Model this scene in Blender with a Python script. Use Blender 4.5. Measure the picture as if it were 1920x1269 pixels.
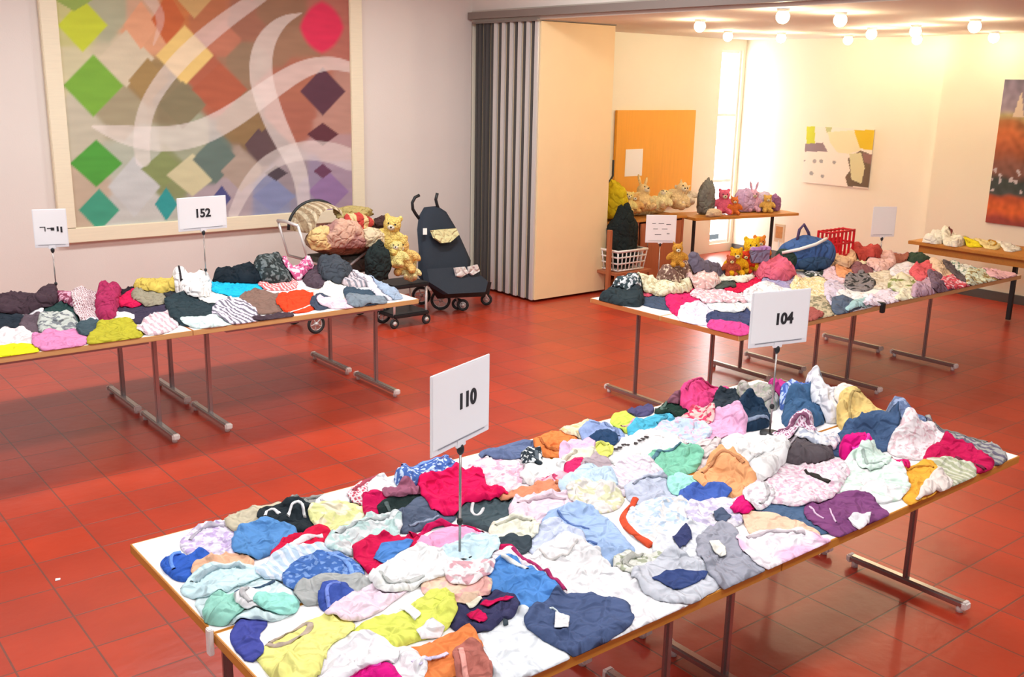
import bpy, bmesh, math, random
import numpy as np
from mathutils import Vector, Matrix, Euler, noise
from mathutils.geometry import delaunay_2d_cdt
for o in list(bpy.data.objects): bpy.data.objects.remove(o)
SC = bpy.context.scene
COL = SC.collection
R = math.radians

# ------------------------------------------------------------------ camera
FPX, PITCH, ROLL, CAMH, YAW = 1881.97, R(14.399), R(1.149), 2.3, R(51.031)
_h = Vector((math.cos(YAW), math.sin(YAW), 0)); _r = Vector((math.sin(YAW), -math.cos(YAW), 0))
_f = _h * math.cos(PITCH) - Vector((0, 0, math.sin(PITCH)))
_u = _r.cross(_f)
CR = _r * math.cos(ROLL) + _u * math.sin(ROLL)
CU = _u * math.cos(ROLL) - _r * math.sin(ROLL)
CF = _f
CO = Vector((0, 0, CAMH))
cam = bpy.data.objects.new('camera', bpy.data.cameras.new('camera')); COL.objects.link(cam)
cam.data.sensor_width = 36; cam.data.lens = FPX / 1920 * 36; cam.data.clip_start = .05
m = Matrix((CR, CU, -CF)).transposed().to_4x4(); m.translation = CO
cam.matrix_world = m
SC.camera = cam

# ------------------------------------------------------------------ exposure, world, lights
SC.view_settings.view_transform = 'Standard'; SC.view_settings.look = 'None'
SC.view_settings.gamma = 1; SC.view_settings.use_curve_mapping = False
SC.view_settings.exposure = 0.10
W = bpy.data.worlds.new('world'); SC.world = W; W.use_nodes = True
W.node_tree.nodes['Background'].inputs[0].default_value = (.84, .93, 1, 1)
W.node_tree.nodes['Background'].inputs[1].default_value = 0.42

def area(name, loc, size, power, color=(1, 1, 1), rot=(0, 0, 0), size_y=None):
    l = bpy.data.lights.new(name, 'AREA'); l.energy = power; l.color = color; l.size = size
    if size_y: l.shape = 'RECTANGLE'; l.size_y = size_y
    o = bpy.data.objects.new(name, l); COL.objects.link(o); o.location = loc; o.rotation_euler = rot
    return o
WINLIGHT = 1000
LAMPS = [(.1, 6.9, 52), (2.6, 6.9, 52), (5.1, 6.9, 60), (.1, 3.9, 30), (2.6, 3.9, 44), (5.1, 3.9, 46), (.1, .9, 48), (2.6, .9, 40), (5.1, .9, 36)]
for x, y, pw in LAMPS:
    area('ceiling_lamp_light', (x, y, 3.50), 1.0, pw, (.93, .985, 1), size_y=.5)
# daylight outside the tall window of the back room
area('window_daylight', (12.0, 9.9, 1.6), 3.6, WINLIGHT, (.90, .95, 1), (R(-90), 0, 0), 3.0)

def ray(px, py): return CF * FPX + CR * (px - 960) - CU * (py - 634.5)
def on_z(px, py, z): d = ray(px, py); return CO + d * ((z - CAMH) / d.z)
def on_Y(px, py, Y): d = ray(px, py); return CO + d * (Y / d.y)
def on_X(px, py, X): d = ray(px, py); return CO + d * (X / d.x)
def project(P):
    v = np.asarray(P, float) - np.array(CO); d = v @ np.array(CF)
    return 960 + FPX * (v @ np.array(CR)) / d, 634.5 - FPX * (v @ np.array(CU)) / d

# ------------------------------------------------------------------ materials
def lin(h, k=1.0):
    h = h.lstrip('#'); c = [int(h[i:i+2], 16) / 255 for i in (0, 2, 4)]
    return tuple((x / 12.92 if x < .04045 else ((x + .055) / 1.055) ** 2.4) * k for x in c) + (1,)
class NT:
    def __init__(s, name):
        s.m = bpy.data.materials.new(name); s.m.use_nodes = True; s.t = s.m.node_tree
        s.b = s.t.nodes['Principled BSDF']
    def n(s, typ, **kw):
        x = s.t.nodes.new(typ)
        for k, v in kw.items():
            if k.startswith('i_'):
                key = k[2:]; x.inputs[int(key) if key.isdigit() else key.replace('_', ' ')].default_value = v
            else: setattr(x, k, v)
        return x
    def l(s, a, b): s.t.links.new(a, b)
def mat(name, hexcol, rough=.6, metal=0, spec=.5, var=0, vscale=8, bump=0, bscale=60, emit=None, alpha=None, trans=0):
    q = NT(name); c = lin(hexcol); b = q.b
    b.inputs['Base Color'].default_value = c; b.inputs['Roughness'].default_value = rough
    b.inputs['Metallic'].default_value = metal; b.inputs['Specular IOR Level'].default_value = spec
    if var:
        co = q.n('ShaderNodeTexCoord'); nz = q.n('ShaderNodeTexNoise', i_Scale=vscale, i_Detail=4.0)
        q.l(co.outputs['Object'], nz.inputs['Vector'])
        mx = q.n('ShaderNodeMix', data_type='RGBA'); mx.inputs[6].default_value = tuple(x * (1 - var) for x in c[:3]) + (1,)
        mx.inputs[7].default_value = tuple(min(1, x * (1 + var)) for x in c[:3]) + (1,)
        q.l(nz.outputs['Fac'], mx.inputs[0]); q.l(mx.outputs[2], b.inputs['Base Color'])
    if bump:
        co = q.n('ShaderNodeTexCoord'); nz = q.n('ShaderNodeTexNoise', i_Scale=bscale, i_Detail=3.0)
        q.l(co.outputs['Object'], nz.inputs['Vector'])
        bp = q.n('ShaderNodeBump', i_Strength=bump, i_Distance=.01); q.l(nz.outputs['Fac'], bp.inputs['Height']); q.l(bp.outputs[0], b.inputs['Normal'])
    if emit: b.inputs['Emission Color'].default_value = lin(emit[0]); b.inputs['Emission Strength'].default_value = emit[1]
    if trans: b.inputs['Transmission Weight'].default_value = trans
    return q.m
def wood(name, hexcol, axis=0, rough=.4, scale=3, dark=.72):
    q = NT(name); c = lin(hexcol); co = q.n('ShaderNodeTexCoord'); mp = q.n('ShaderNodeMapping')
    sc = [22, 22, 22]; sc[axis] = 1.6; mp.inputs['Scale'].default_value = sc
    nz = q.n('ShaderNodeTexNoise', i_Scale=float(scale), i_Detail=5.0, i_Roughness=.6)
    q.l(co.outputs['Object'], mp.inputs[0]); q.l(mp.outputs[0], nz.inputs['Vector'])
    mx = q.n('ShaderNodeMix', data_type='RGBA'); mx.inputs[6].default_value = tuple(x * dark for x in c[:3]) + (1,); mx.inputs[7].default_value = tuple(min(1, x * 1.12) for x in c[:3]) + (1,)
    q.l(nz.outputs['Fac'], mx.inputs[0]); q.l(mx.outputs[2], q.b.inputs['Base Color']); q.b.inputs['Roughness'].default_value = rough
    return q.m
FABK = .97
_fab = {}
def fabric(col, pat='', col2='', scale=0, plain=False):
    key = (col, pat, col2, scale)
    if key in _fab: return _fab[key]
    q = NT('fabric_' + (pat or 'plain')); c = lin(col, FABK); b = q.b
    b.inputs['Roughness'].default_value = .92; b.inputs['Specular IOR Level'].default_value = .15
    co = q.n('ShaderNodeTexCoord')
    nz = q.n('ShaderNodeTexNoise', i_Scale=11.0, i_Detail=4.0); q.l(co.outputs['Object'], nz.inputs['Vector'])
    mx = q.n('ShaderNodeMix', data_type='RGBA'); mx.inputs[6].default_value = tuple(x * .80 for x in c[:3]) + (1,)
    mx.inputs[7].default_value = tuple(min(.95, x * 1.16 + .006) for x in c[:3]) + (1,)
    q.l(nz.outputs['Fac'], mx.inputs[0]); outc = mx.outputs[2]
    if pat:
        c2 = lin(col2, FABK); m2 = q.n('ShaderNodeMix', data_type='RGBA'); m2.inputs[7].default_value = c2
        q.l(outc, m2.inputs[6]); rp = q.n('ShaderNodeValToRGB')
        if pat == 'speck':
            v = q.n('ShaderNodeTexNoise', i_Scale=scale * .75, i_Detail=1.0); q.l(co.outputs['Object'], v.inputs['Vector'])
            rp.color_ramp.elements[0].position = .52; rp.color_ramp.elements[1].position = .58; src = v.outputs['Fac']
        elif pat in ('stripe', 'plaid'):
            w = q.n('ShaderNodeTexWave', i_Scale=scale * .5, i_Distortion=1.0); q.l(co.outputs['Object'], w.inputs['Vector']); src = w.outputs['Fac']
            if pat == 'plaid':
                w2 = q.n('ShaderNodeTexWave', bands_direction='Y', i_Scale=scale * .5, i_Distortion=1.0); q.l(co.outputs['Object'], w2.inputs['Vector'])
                mm = q.n('ShaderNodeMath', operation='MAXIMUM'); q.l(src, mm.inputs[0]); q.l(w2.outputs['Fac'], mm.inputs[1]); src = mm.outputs[0]
            rp.color_ramp.elements[0].position = .55; rp.color_ramp.elements[1].position = .72
        else:
            v = q.n('ShaderNodeTexNoise', i_Scale=float(scale), i_Detail=0.0); q.l(co.outputs['Object'], v.inputs['Vector'])
            rp.color_ramp.elements[0].position = .5; rp.color_ramp.elements[1].position = .62; src = v.outputs['Fac']
        q.l(src, rp.inputs[0]); q.l(rp.outputs[0], m2.inputs[0]); outc = m2.outputs[2]
    q.l(outc, b.inputs['Base Color'])
    wn = q.n('ShaderNodeTexNoise', i_Scale=7.0, i_Detail=2.0); q.l(co.outputs['Object'], wn.inputs['Vector'])
    ad = q.n('ShaderNodeVectorMath', operation='MULTIPLY_ADD'); ad.inputs[1].default_value = (.16, .16, .16); q.l(wn.outputs['Color'], ad.inputs[0]); q.l(co.outputs['Object'], ad.inputs[2])
    vo = q.n('ShaderNodeTexVoronoi', feature='DISTANCE_TO_EDGE', i_Scale=11.0); q.l(ad.outputs[0], vo.inputs['Vector'])
    mr = q.n('ShaderNodeMapRange', interpolation_type='SMOOTHSTEP'); mr.inputs[2].default_value = .22; q.l(vo.outputs['Distance'], mr.inputs[0])
    nf = q.n('ShaderNodeTexNoise', i_Scale=45.0, i_Detail=3.0); q.l(co.outputs['Object'], nf.inputs['Vector'])
    m3 = q.n('ShaderNodeMath', operation='MULTIPLY_ADD'); m3.inputs[1].default_value = .25; q.l(nf.outputs['Fac'], m3.inputs[0]); q.l(mr.outputs[0], m3.inputs[2])
    bp = q.n('ShaderNodeBump', i_Strength=.6, i_Distance=.02); q.l(m3.outputs[0], bp.inputs['Height']); q.l(bp.outputs[0], b.inputs['Normal'])
    _fab[key] = q.m; return q.m
def attr_mat(name, rough=.7):
    q = NT(name); a = q.n('ShaderNodeAttribute', attribute_name='Col'); q.l(a.outputs['Color'], q.b.inputs['Base Color']); q.b.inputs['Roughness'].default_value = rough
    co = q.n('ShaderNodeTexCoord'); nz = q.n('ShaderNodeTexNoise', i_Scale=30.0); q.l(co.outputs['Object'], nz.inputs['Vector'])
    bp = q.n('ShaderNodeBump', i_Strength=.1, i_Distance=.01); q.l(nz.outputs['Fac'], bp.inputs['Height']); q.l(bp.outputs[0], q.b.inputs['Normal'])
    return q.m

M = dict(
    wall=mat('painted_wall', 'E8DED4', .85, var=.03, vscale=2, bump=.06, bscale=90),
    wall_warm=mat('cream_wall', 'F4EFDC', .85, var=.03, vscale=2, bump=.06, bscale=90),
    ceiling=mat('ceiling_paint', 'DCCFC0', .8), ceilfront=mat('ceiling_white', 'ECE8E2', .9),
    white_top=mat('white_laminate', 'F4F3F2', .35), frost=mat('frosted_board', 'F4F4F6', .35),
    edge=wood('beech_edge', 'D8943C', 0, .45), edgeY=wood('beech_edge', 'D8943C', 1, .45),
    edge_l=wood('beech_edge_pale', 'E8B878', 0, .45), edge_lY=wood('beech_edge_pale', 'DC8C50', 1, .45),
    chrome=mat('chromed_steel', 'B0AAA6', .25, .8), glide=mat('pale_plastic', 'ECE4DC', .5),
    dark=mat('black_plastic', '1C2022', .5), alu=mat('aluminium', 'DAD6D2', .4, .35), alud=mat('dark_seal', '4C4A48', .7),
    panel=mat('beige_laminate', 'F6DCAC', .5, var=.05, vscale=3), track=mat('track_metal', '8C8078', .5, .3),
    paper=mat('paper', 'FBFBFB', .8), ink=mat('black_ink', '26262A', .7), inkl=mat('grey_ink', '8C8C94', .7),
    frame=wood('pale_frame_wood', 'EEE2C4', 0, .55, dark=.94), woodred=wood('red_brown_wood', 'B46A44', 2, .5), woodtop=wood('oak_top', 'C88838', 0, .45),
    orange_wood=wood('honey_wood', 'F0A830', 2, .5, scale=1.2, dark=.88), navy=mat('navy_canvas', '26303C', .85, bump=.2, bscale=40),
    rubber=mat('tyre_rubber', '2A2E2E', .7), beige=fabric('B8A488'), white_pl=mat('white_plastic', 'F2EEE8', .45), red_pl=mat('red_plastic', 'D81828', .35),
    base=mat('dark_baseboard', '585654', .6),
)
# ------------------------------------------------------------------ mesh helpers
class MB:
    def __init__(s): s.v = []; s.f = []; s.sm = []
    def add(s, vs, fs, smooth=False):
        k = len(s.v); s.v += [tuple(v) for v in vs]; s.f += [tuple(i + k for i in f) for f in fs]; s.sm += [smooth] * len(fs); return s
    def box(s, c, d, rot=None, bev=0):
        bm = bmesh.new(); bmesh.ops.create_cube(bm, size=1); bmesh.ops.scale(bm, vec=d, verts=bm.verts)
        if bev: bmesh.ops.bevel(bm, geom=bm.edges[:], offset=bev, segments=2, affect='EDGES')
        if rot: bmesh.ops.rotate(bm, cent=(0, 0, 0), matrix=Euler(rot).to_matrix(), verts=bm.verts)
        bmesh.ops.translate(bm, vec=c, verts=bm.verts); s.bm(bm); return s
    def bm(s, bm, smooth=False):
        bm.verts.index_update(); s.add([v.co[:] for v in bm.verts], [[v.index for v in f.verts] for f in bm.faces], smooth); bm.free()
    def tube(s, pts, r, n=10, closed=False):
        pts = [Vector(p) for p in pts]; rs = r if isinstance(r, (list, tuple)) else [r] * len(pts)
        N = len(pts); vs = []; fs = []; up = None
        for i, p in enumerate(pts):
            if closed: t = pts[(i + 1) % N] - pts[i - 1]
            else: t = pts[min(i + 1, N - 1)] - pts[max(i - 1, 0)]
            t.normalize()
            if up is None: up = t.orthogonal().normalized()
            else: up = (up - t * up.dot(t)).normalized()
            w = t.cross(up)
            for k in range(n):
                a = 2 * math.pi * k / n; vs.append(p + (up * math.cos(a) + w * math.sin(a)) * rs[i])
        for i in range(N if closed else N - 1):
            j = (i + 1) % N
            for k in range(n): fs.append((i * n + k, i * n + (k + 1) % n, j * n + (k + 1) % n, j * n + k))
        if not closed: fs.append(tuple(range(n))[::-1]); fs.append(tuple((N - 1) * n + k for k in range(n)))
        return s.add(vs, fs, True)
    def ell(s, c, d, rot=None, seg=16, rings=10):
        bm = bmesh.new(); bmesh.ops.create_uvsphere(bm, u_segments=seg, v_segments=rings, radius=1); bmesh.ops.scale(bm, vec=d, verts=bm.verts)
        if rot: bmesh.ops.rotate(bm, cent=(0, 0, 0), matrix=Euler(rot).to_matrix(), verts=bm.verts)
        bmesh.ops.translate(bm, vec=c, verts=bm.verts); s.bm(bm, True); return s
    def prism(s, poly, z0, z1, tf=None):
        n = len(poly); vs = [(x, y, z0) for x, y in poly] + [(x, y, z1) for x, y in poly]
        fs = [tuple(range(n))[::-1], tuple(range(n, 2 * n))] + [(i, (i + 1) % n, n + (i + 1) % n, n + i) for i in range(n)]
        if tf: vs = [tf @ Vector(v) for v in vs]
        return s.add(vs, fs)
    def build(s, name, material, parent=None, tf=None):
        me = bpy.data.meshes.new(name); vs = s.v if tf is None else [tuple(tf @ Vector(v)) for v in s.v]
        me.from_pydata(vs, [], s.f); me.polygons.foreach_set('use_smooth', s.sm); me.materials.append(material); me.update()
        o = bpy.data.objects.new(name, me); COL.objects.link(o); o.parent = parent
        return o
def tag(o, label, cat, group=None):
    o['label'] = label; o['category'] = cat
    if group: o['group'] = group
    return o
def empty(name, loc, label, cat, group=None, rz=0):
    o = bpy.data.objects.new(name, None); COL.objects.link(o); o.location = loc; o.rotation_euler = (0, 0, rz); o.empty_display_size = .1
    return tag(o, label, cat, group)
def struct(o): o['kind'] = 'structure'; return o
def copytree(o, parent=None):
    c = o.copy(); COL.objects.link(c); c.parent = parent
    for ch in [x for x in COL.objects if x.parent == o]: copytree(ch, c)
    return c
def localise(o, origin):
    "moves the origin of a mesh object to a point without moving its surface"
    o.data.transform(Matrix.Translation(-Vector(origin))); o.location = origin; return o
def text_mesh(s, size, name, material, parent, tf, bold=0.0):
    cu = bpy.data.curves.new(name, 'FONT'); cu.body = s; cu.size = size; cu.align_x = 'CENTER'; cu.align_y = 'CENTER'; cu.extrude = .0008; cu.offset = bold
    t = bpy.data.objects.new('tmp', cu); COL.objects.link(t); bpy.context.view_layer.update()
    me = bpy.data.meshes.new_from_object(t.evaluated_get(bpy.context.evaluated_depsgraph_get())); bpy.data.objects.remove(t)
    me.name = name; me.transform(tf); me.materials.clear(); me.materials.append(material)
    o = bpy.data.objects.new(name, me); COL.objects.link(o); o.parent = parent; return o

# ------------------------------------------------------------------ room shell
XH, YW, XE, ZC = 6.77, 9.17, 11.45, 2.90
def floor_material():
    q = NT('red_clay_tiles'); b = q.b; co = q.n('ShaderNodeTexCoord')
    mp = q.n('ShaderNodeMapping'); mp.inputs['Location'].default_value = (-3.75 / .305, -1.805 / .305, 0); mp.inputs['Scale'].default_value = (1 / .305, 1 / .305, 1)
    q.l(co.outputs['Object'], mp.inputs[0])
    br = q.n('ShaderNodeTexBrick', offset=0.0, squash=1.0)
    for k, v in (('Scale', 1.0), ('Mortar Size', .016), ('Mortar Smooth', .3), ('Brick Width', 1.0), ('Row Height', 1.0), ('Bias', 0.0)): br.inputs[k].default_value = v
    br.inputs['Color1'].default_value = lin('BC3E22'); br.inputs['Color2'].default_value = lin('A83A26'); br.inputs['Mortar'].default_value = lin('7C4438')
    q.l(mp.outputs[0], br.inputs['Vector'])
    nz = q.n('ShaderNodeTexNoise', i_Scale=2.2, i_Detail=5.0); q.l(co.outputs['Object'], nz.inputs['Vector'])
    mx = q.n('ShaderNodeMix', data_type='RGBA', blend_type='MULTIPLY'); mx.inputs[0].default_value = .5
    rp = q.n('ShaderNodeValToRGB'); rp.color_ramp.elements[0].color = (.72, .72, .74, 1); rp.color_ramp.elements[1].color = (1.15, 1.1, 1.05, 1); rp.color_ramp.elements[0].position = .3; rp.color_ramp.elements[1].position = .7
    q.l(nz.outputs['Fac'], rp.inputs[0]); q.l(br.outputs['Color'], mx.inputs[6]); q.l(rp.outputs[0], mx.inputs[7]); q.l(mx.outputs[2], b.inputs['Base Color'])
    b.inputs['Roughness'].default_value = .30; b.inputs['Specular IOR Level'].default_value = .5
    bp = q.n('ShaderNodeBump', i_Strength=.25, i_Distance=.004, invert=True); q.l(br.outputs['Fac'], bp.inputs['Height'])
    n2 = q.n('ShaderNodeTexNoise', i_Scale=9.0, i_Detail=3.0); q.l(co.outputs['Object'], n2.inputs['Vector'])
    b2 = q.n('ShaderNodeBump', i_Strength=.12, i_Distance=.02); q.l(n2.outputs['Fac'], b2.inputs['Height']); q.l(bp.outputs[0], b2.inputs['Normal']); q.l(b2.outputs[0], b.inputs['Normal'])
    return q.m
struct(MB().box((4.2, 3.4, -.05), (15.4, 12.8, .1)).build('floor', floor_material()))
struct(MB().box((1.64, YW + .1, 1.8), (10.27, .2, 3.6)).build('wall_left', M['wall']))
wb = MB().box((8.86, YW + .1, 1.45), (4.18, .2, 2.9)).box((11.17, YW + .1, 2.83), (.44, .2, .14)).box((11.17, YW + .1, .06), (.44, .2, .12)).box((11.47, YW + .1, 1.45), (.16, .2, 2.9))
struct(wb.build('wall_back', M['wall_warm']))
we = MB().box((XE + .1, 7.68, 1.45), (.2, 3.0, 2.9)).box((11.27 + .19, 1.6, 1.45), (.38, 9.16, 2.9))
struct(we.build('wall_end', M['wall_warm']))
struct(MB().box((XH + .19, 3.0, 3.3), (.38, 12.34, .6)).build('wall_header', M['wall']))
struct(MB().box((9.2, 3.0, ZC + .06), (4.86, 12.34, .12)).build('ceiling', M['ceiling']))
struct(MB().box((1.64, 3.0, 3.65), (10.27, 12.34, .1)).build('ceiling_main', M['ceilfront']))
struct(MB().box((XH - .02, 3.0, 2.965), (.10, 12.3, .07)).box((XH + .12, 3.0, 2.93), (.10, 12.3, .05)).build('trim_1', M['track']))
struct(MB().box((11.25, 1.6, .05), (.03, 9.1, .10)).build('baseboard_right', M['base']))
struct(MB().box((XE - .012, 7.68, .05), (.024, 2.95, .10)).build('baseboard_end', M['base']))
# window: frame, mullions and a pane in the tall opening
wf = MB()
for x in (10.965, 11.375): wf.box((x, YW + .08, 1.44), (.04, .10, 2.64))
for z in (.14, 1.0, 1.9, 2.74): wf.box((11.17, YW + .08, z), (.44, .08, .04))
w1 = struct(wf.build('window_1', M['white_pl']))
glass = NT('clear_glass'); glass.b.inputs['Transmission Weight'].default_value = 1; glass.b.inputs['Roughness'].default_value = .0; glass.b.inputs['IOR'].default_value = 1.02
MB().box((11.17, YW + .08, 1.44), (.40, .006, 2.6)).build('glass_pane', glass.m, w1)

# ceiling panels of the hall that carry the lamps above
for x, y, pw in LAMPS:
    e = empty('ceiling_light', (x, y, 3.6), 'long white ceiling light fitting of the hall', 'ceiling light', 'ceiling lights of the hall')
    MB().box((0, 0, -.035), (1.4, .6, .06), bev=.01).build('housing', M['white_pl'], e)
# warm globe lamps in the back room
bulb = mat('glowing_bulb', 'FFF2D0', .4, emit=('FFF4D8', 9))
lampspots = [(7.68, 6.73, 'leftmost glowing globe lamp, alone above the partition'), (6.98, 5.25, 'glowing globe lamp nearest the header beam'), (7.58, 5.12, 'glowing globe lamp beside the one nearest the beam'),
             (10.81, 7.17, 'small glowing globe lamp above the poster'), (9.68, 6.15, 'glowing globe lamp in the middle above the poster'), (9.44, 5.52, 'upper one of two touching globe lamps'),
             (11.03, 6.42, 'lower one of two touching globe lamps'), (8.92, 4.66, 'large glowing globe lamp near the upper right corner'), (10.9, 5.47, 'glowing globe lamp above the tall dark painting'),
             (9.45, 7.85, 'faint globe lamp in front of the window'), (10.04, 7.55, 'faint globe lamp over the bright wall corner')]
for x, y, lab in lampspots:
    e = empty('globe_lamp', (x, y, ZC), lab + ' on the back room ceiling', 'lamp', 'globe lamps on the back room ceiling')
    MB().tube([(0, 0, 0), (0, 0, -.02)], .05, 16).build('ceiling_plate', M['white_pl'], e)
    MB().ell((0, 0, -.06), (.055, .055, .055), None, 20, 12).build('bulb', bulb, e)
    l = bpy.data.lights.new('globe_lamp_light', 'POINT'); l.energy = 4 if x > 10.8 else 12; l.color = (1, .85, .56); l.shadow_soft_size = .055
    o = bpy.data.objects.new('globe_lamp_light', l); COL.objects.link(o); o.location = (x, y, ZC - .16)

# ------------------------------------------------------------------ folding partition
e = empty('folding_partition', (XH, 8.03, 0), 'stacked folding partition with beige laminate leaf and grey aluminium edges', 'partition')
yy = 8.03
for i in range(8):
    t = .095; dk = i >= 6
    p = MB().box((.54, yy - 8.03 + t / 2, 1.46), (1.03, t, 2.86)).build('panel', M['panel'], e)
    MB().box((.013, yy - 8.03 + t / 2, 1.46), (.03, t * .62, 2.87), bev=.006).build('edge_profile', M['alu'] if not dk else M['alud'], p)
    MB().box((.018, yy - 8.03 + t + .016, 1.46), (.02, .036, 2.86)).build('edge_seal', M['alud'], p)
    yy += t + .04
MB().box((.52, .55, 2.895), (1.1, 1.1, .02)).build('top_rail', M['track'], e)

# ------------------------------------------------------------------ painted surfaces
def colour_panel(name, material, parent, grid, cols, nx, nz, thick, axis):
    "grid (nx*nz,3) points of the front face, closed with a back"
    vs = [tuple(p) for p in grid]; fs = []
    for j in range(nz - 1):
        for i in range(nx - 1): a = j * nx + i; fs.append((a, a + 1, a + nx + 1, a + nx))
    me = bpy.data.meshes.new(name); n0 = len(vs)
    ring = [i for i in range(nx)] + [j * nx + nx - 1 for j in range(1, nz)] + [(nz - 1) * nx + i for i in range(nx - 2, -1, -1)] + [j * nx for j in range(nz - 2, 0, -1)]
    vs += [tuple(np.array(vs[k]) + np.array(axis) * thick) for k in ring]
    L = len(ring); fs += [(ring[k], n0 + k, n0 + (k + 1) % L, ring[(k + 1) % L]) for k in range(L)] + [tuple(n0 + k for k in range(L))]
    me.from_pydata(vs, [], fs); ca = me.color_attributes.new('Col', 'FLOAT_COLOR', 'POINT')
    full = np.ones((len(vs), 4)); full[:len(cols), :3] = cols; full[len(cols):, :3] = .6
    ca.data.foreach_set('color', full.ravel()); me.materials.append(material); me.update()
    o = bpy.data.objects.new(name, me); COL.objects.link(o); o.parent = parent; return o
def seg_dist(P, pts, ws):
    d = np.full(len(P), 9e9)
    for k in range(len(pts) - 1):
        a = np.array(pts[k], float); b = np.array(pts[k + 1], float); ab = b - a; t = np.clip(((P - a) @ ab) / (ab @ ab), 0, 1)
        q = a + t[:, None] * ab; w = ws[k] + (ws[k + 1] - ws[k]) * t; d = np.minimum(d, np.hypot(*(P - q).T) - w)
    return d
def chk(p):
    p = [tuple(map(float, q)) for q in p]
    for _ in range(3): p = [p[0]] + [((a[0] * u + b[0] * (1 - u)), (a[1] * u + b[1] * (1 - u))) for a, b in zip(p, p[1:]) for u in (.75, .25)] + [p[-1]]
    return p
def chk1(w):
    w = [.84 * x for x in w]
    for _ in range(3): w = [w[0]] + [a * u + b * (1 - u) for a, b in zip(w, w[1:]) for u in (.75, .25)] + [w[-1]]
    return w
def inpoly(P, poly):
    x, y = P[:, 0], P[:, 1]; c = np.zeros(len(P), bool); n = len(poly)
    for i in range(n):
        x1, y1 = poly[i]; x2, y2 = poly[(i + 1) % n]
        if y1 == y2: continue
        c ^= ((y1 > y) != (y2 > y)) & (x < (x2 - x1) * (y - y1) / (y2 - y1) + x1)
    return c
def L3(h): return np.array(lin(h)[:3])
def vnoise(P, s, seed=0):
    return np.array([noise.noise(Vector((p[0] * s, p[1] * s, seed))) for p in P])

pt = empty('wall_painting', (3.86, YW, .86), 'large harlequin painting of coloured diamonds and pale ribbons on the left wall', 'painting')
Yc = YW - .035
nx, nz = 210, 180
gx, gz = np.meshgrid(np.linspace(2.49, 5.23, nx), np.linspace(.985, 3.33, nz))
Pw = np.stack([gx.ravel(), np.full(nx * nz, Yc), gz.ravel()], 1)
px, py = project(Pw); Q = np.stack([px, py], 1) * 2.743
seeds = [(330, 150, 'C8C484'), (330, 330, 'D0C8A0'), (360, 650, 'C4BCA4'), (400, 1000, 'C0AC94'), (560, 60, 'B0B090'), (620, 320, 'CEC2A2'), (740, 60, 'D0A888'), (760, 160, 'DCA078'), (900, 60, 'C87840'),
         (1060, 80, 'B87048'), (1160, 200, 'C0785C'), (1250, 130, 'A06850'), (1100, 420, 'B06044'), (1250, 300, '94785C'), (1450, 200, '9C7458'), (1440, 80, '946C50'), (1500, 440, 'AC6850'), (1740, 60, 'B06858'),
         (1500, 600, 'A86450'), (1740, 620, 'B88878'), (900, 500, '8A7C5C'), (760, 420, '9C8050'), (640, 560, 'A49878'), (720, 800, 'B4B8A4'), (850, 880, '889060'), (980, 730, 'A0A488'), (1100, 800, '68786C'),
         (1230, 860, 'A89484'), (1260, 660, '8C7048'), (1350, 740, '604848'), (1200, 1000, 'AC9CA0'), (1400, 1000, '8C90AC'), (1500, 900, '9C8C90'), (1620, 950, '9888A0'), (1740, 900, 'A890A0'), (1740, 760, 'B49090'), (700, 1050, 'C4C4BC')]
SP = np.array([(a, b) for a, b, _ in seeds], float); SCc = np.array([L3(h) for _, _, h in seeds])
D = (np.abs(Q[:, None, :] - SP[None]).sum(2) / 60); Wt = 1 / (D + .3) ** 14; base = (Wt @ SCc) / Wt.sum(1)[:, None]
dia = [(425, 130, 135, 145, 'C6D232'), (380, 0, 100, 60, '94AC50'), (480, 440, 162, 168, '7AAE36'), (650, 300, 150, 155, 'D4C6A8'), (725, 130, 95, 130, 'E2A47C'), (865, 100, 90, 150, 'C66432'), (950, 285, 155, 162, 'EAC878'),
       (760, 415, 105, 125, 'A28450'), (940, 540, 125, 130, '857A5A'), (1130, 460, 150, 140, 'B05C3E'), (495, 840, 142, 128, '4EA038'), (510, 1080, 110, 115, '409C7C'), (690, 960, 140, 165, 'C6C8C4'), (840, 870, 120, 100, '86925A'),
       (855, 1050, 62, 90, '2C9894'), (990, 900, 140, 115, 'CEC69C'), (1110, 820, 125, 130, '64766C'), (1240, 880, 110, 110, 'AC9888'), (1270, 650, 110, 110, '8E7048'), (1330, 745, 75, 90, '5E4648'), (1660, 470, 122, 130, '582F3E'),
       (1660, 690, 85, 62, '5E2C36'), (1690, 985, 110, 110, '9474A0'), (1410, 1010, 115, 95, '858CB0'), (1420, 890, 62, 42, '4C4048'), (1140, 1020, 52, 70, '4A4C80'), (1660, 880, 50, 40, '6C3C58'), (1000, 0, 90, 100, 'CCA468')]
for cx, cy, rx, ry, h in dia:
    dd = np.abs(Q[:, 0] - cx) / rx + np.abs(Q[:, 1] - cy) / ry; a = np.clip((1 - dd) * 12, 0, 1)[:, None]; base = base * (1 - a) + L3(h) * a
hx = np.hypot(np.abs(Q[:, 0] - 1655) / 118, np.abs(Q[:, 1] - 140) / 140) * .7 + .3 * (np.abs(Q[:, 0] - 1655) / 118 + np.abs(Q[:, 1] - 140) / 140); a = np.clip((1.05 - hx) * 5, 0, 1)[:, None]; base = base * (1 - a) + L3('DC2450') * a
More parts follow.
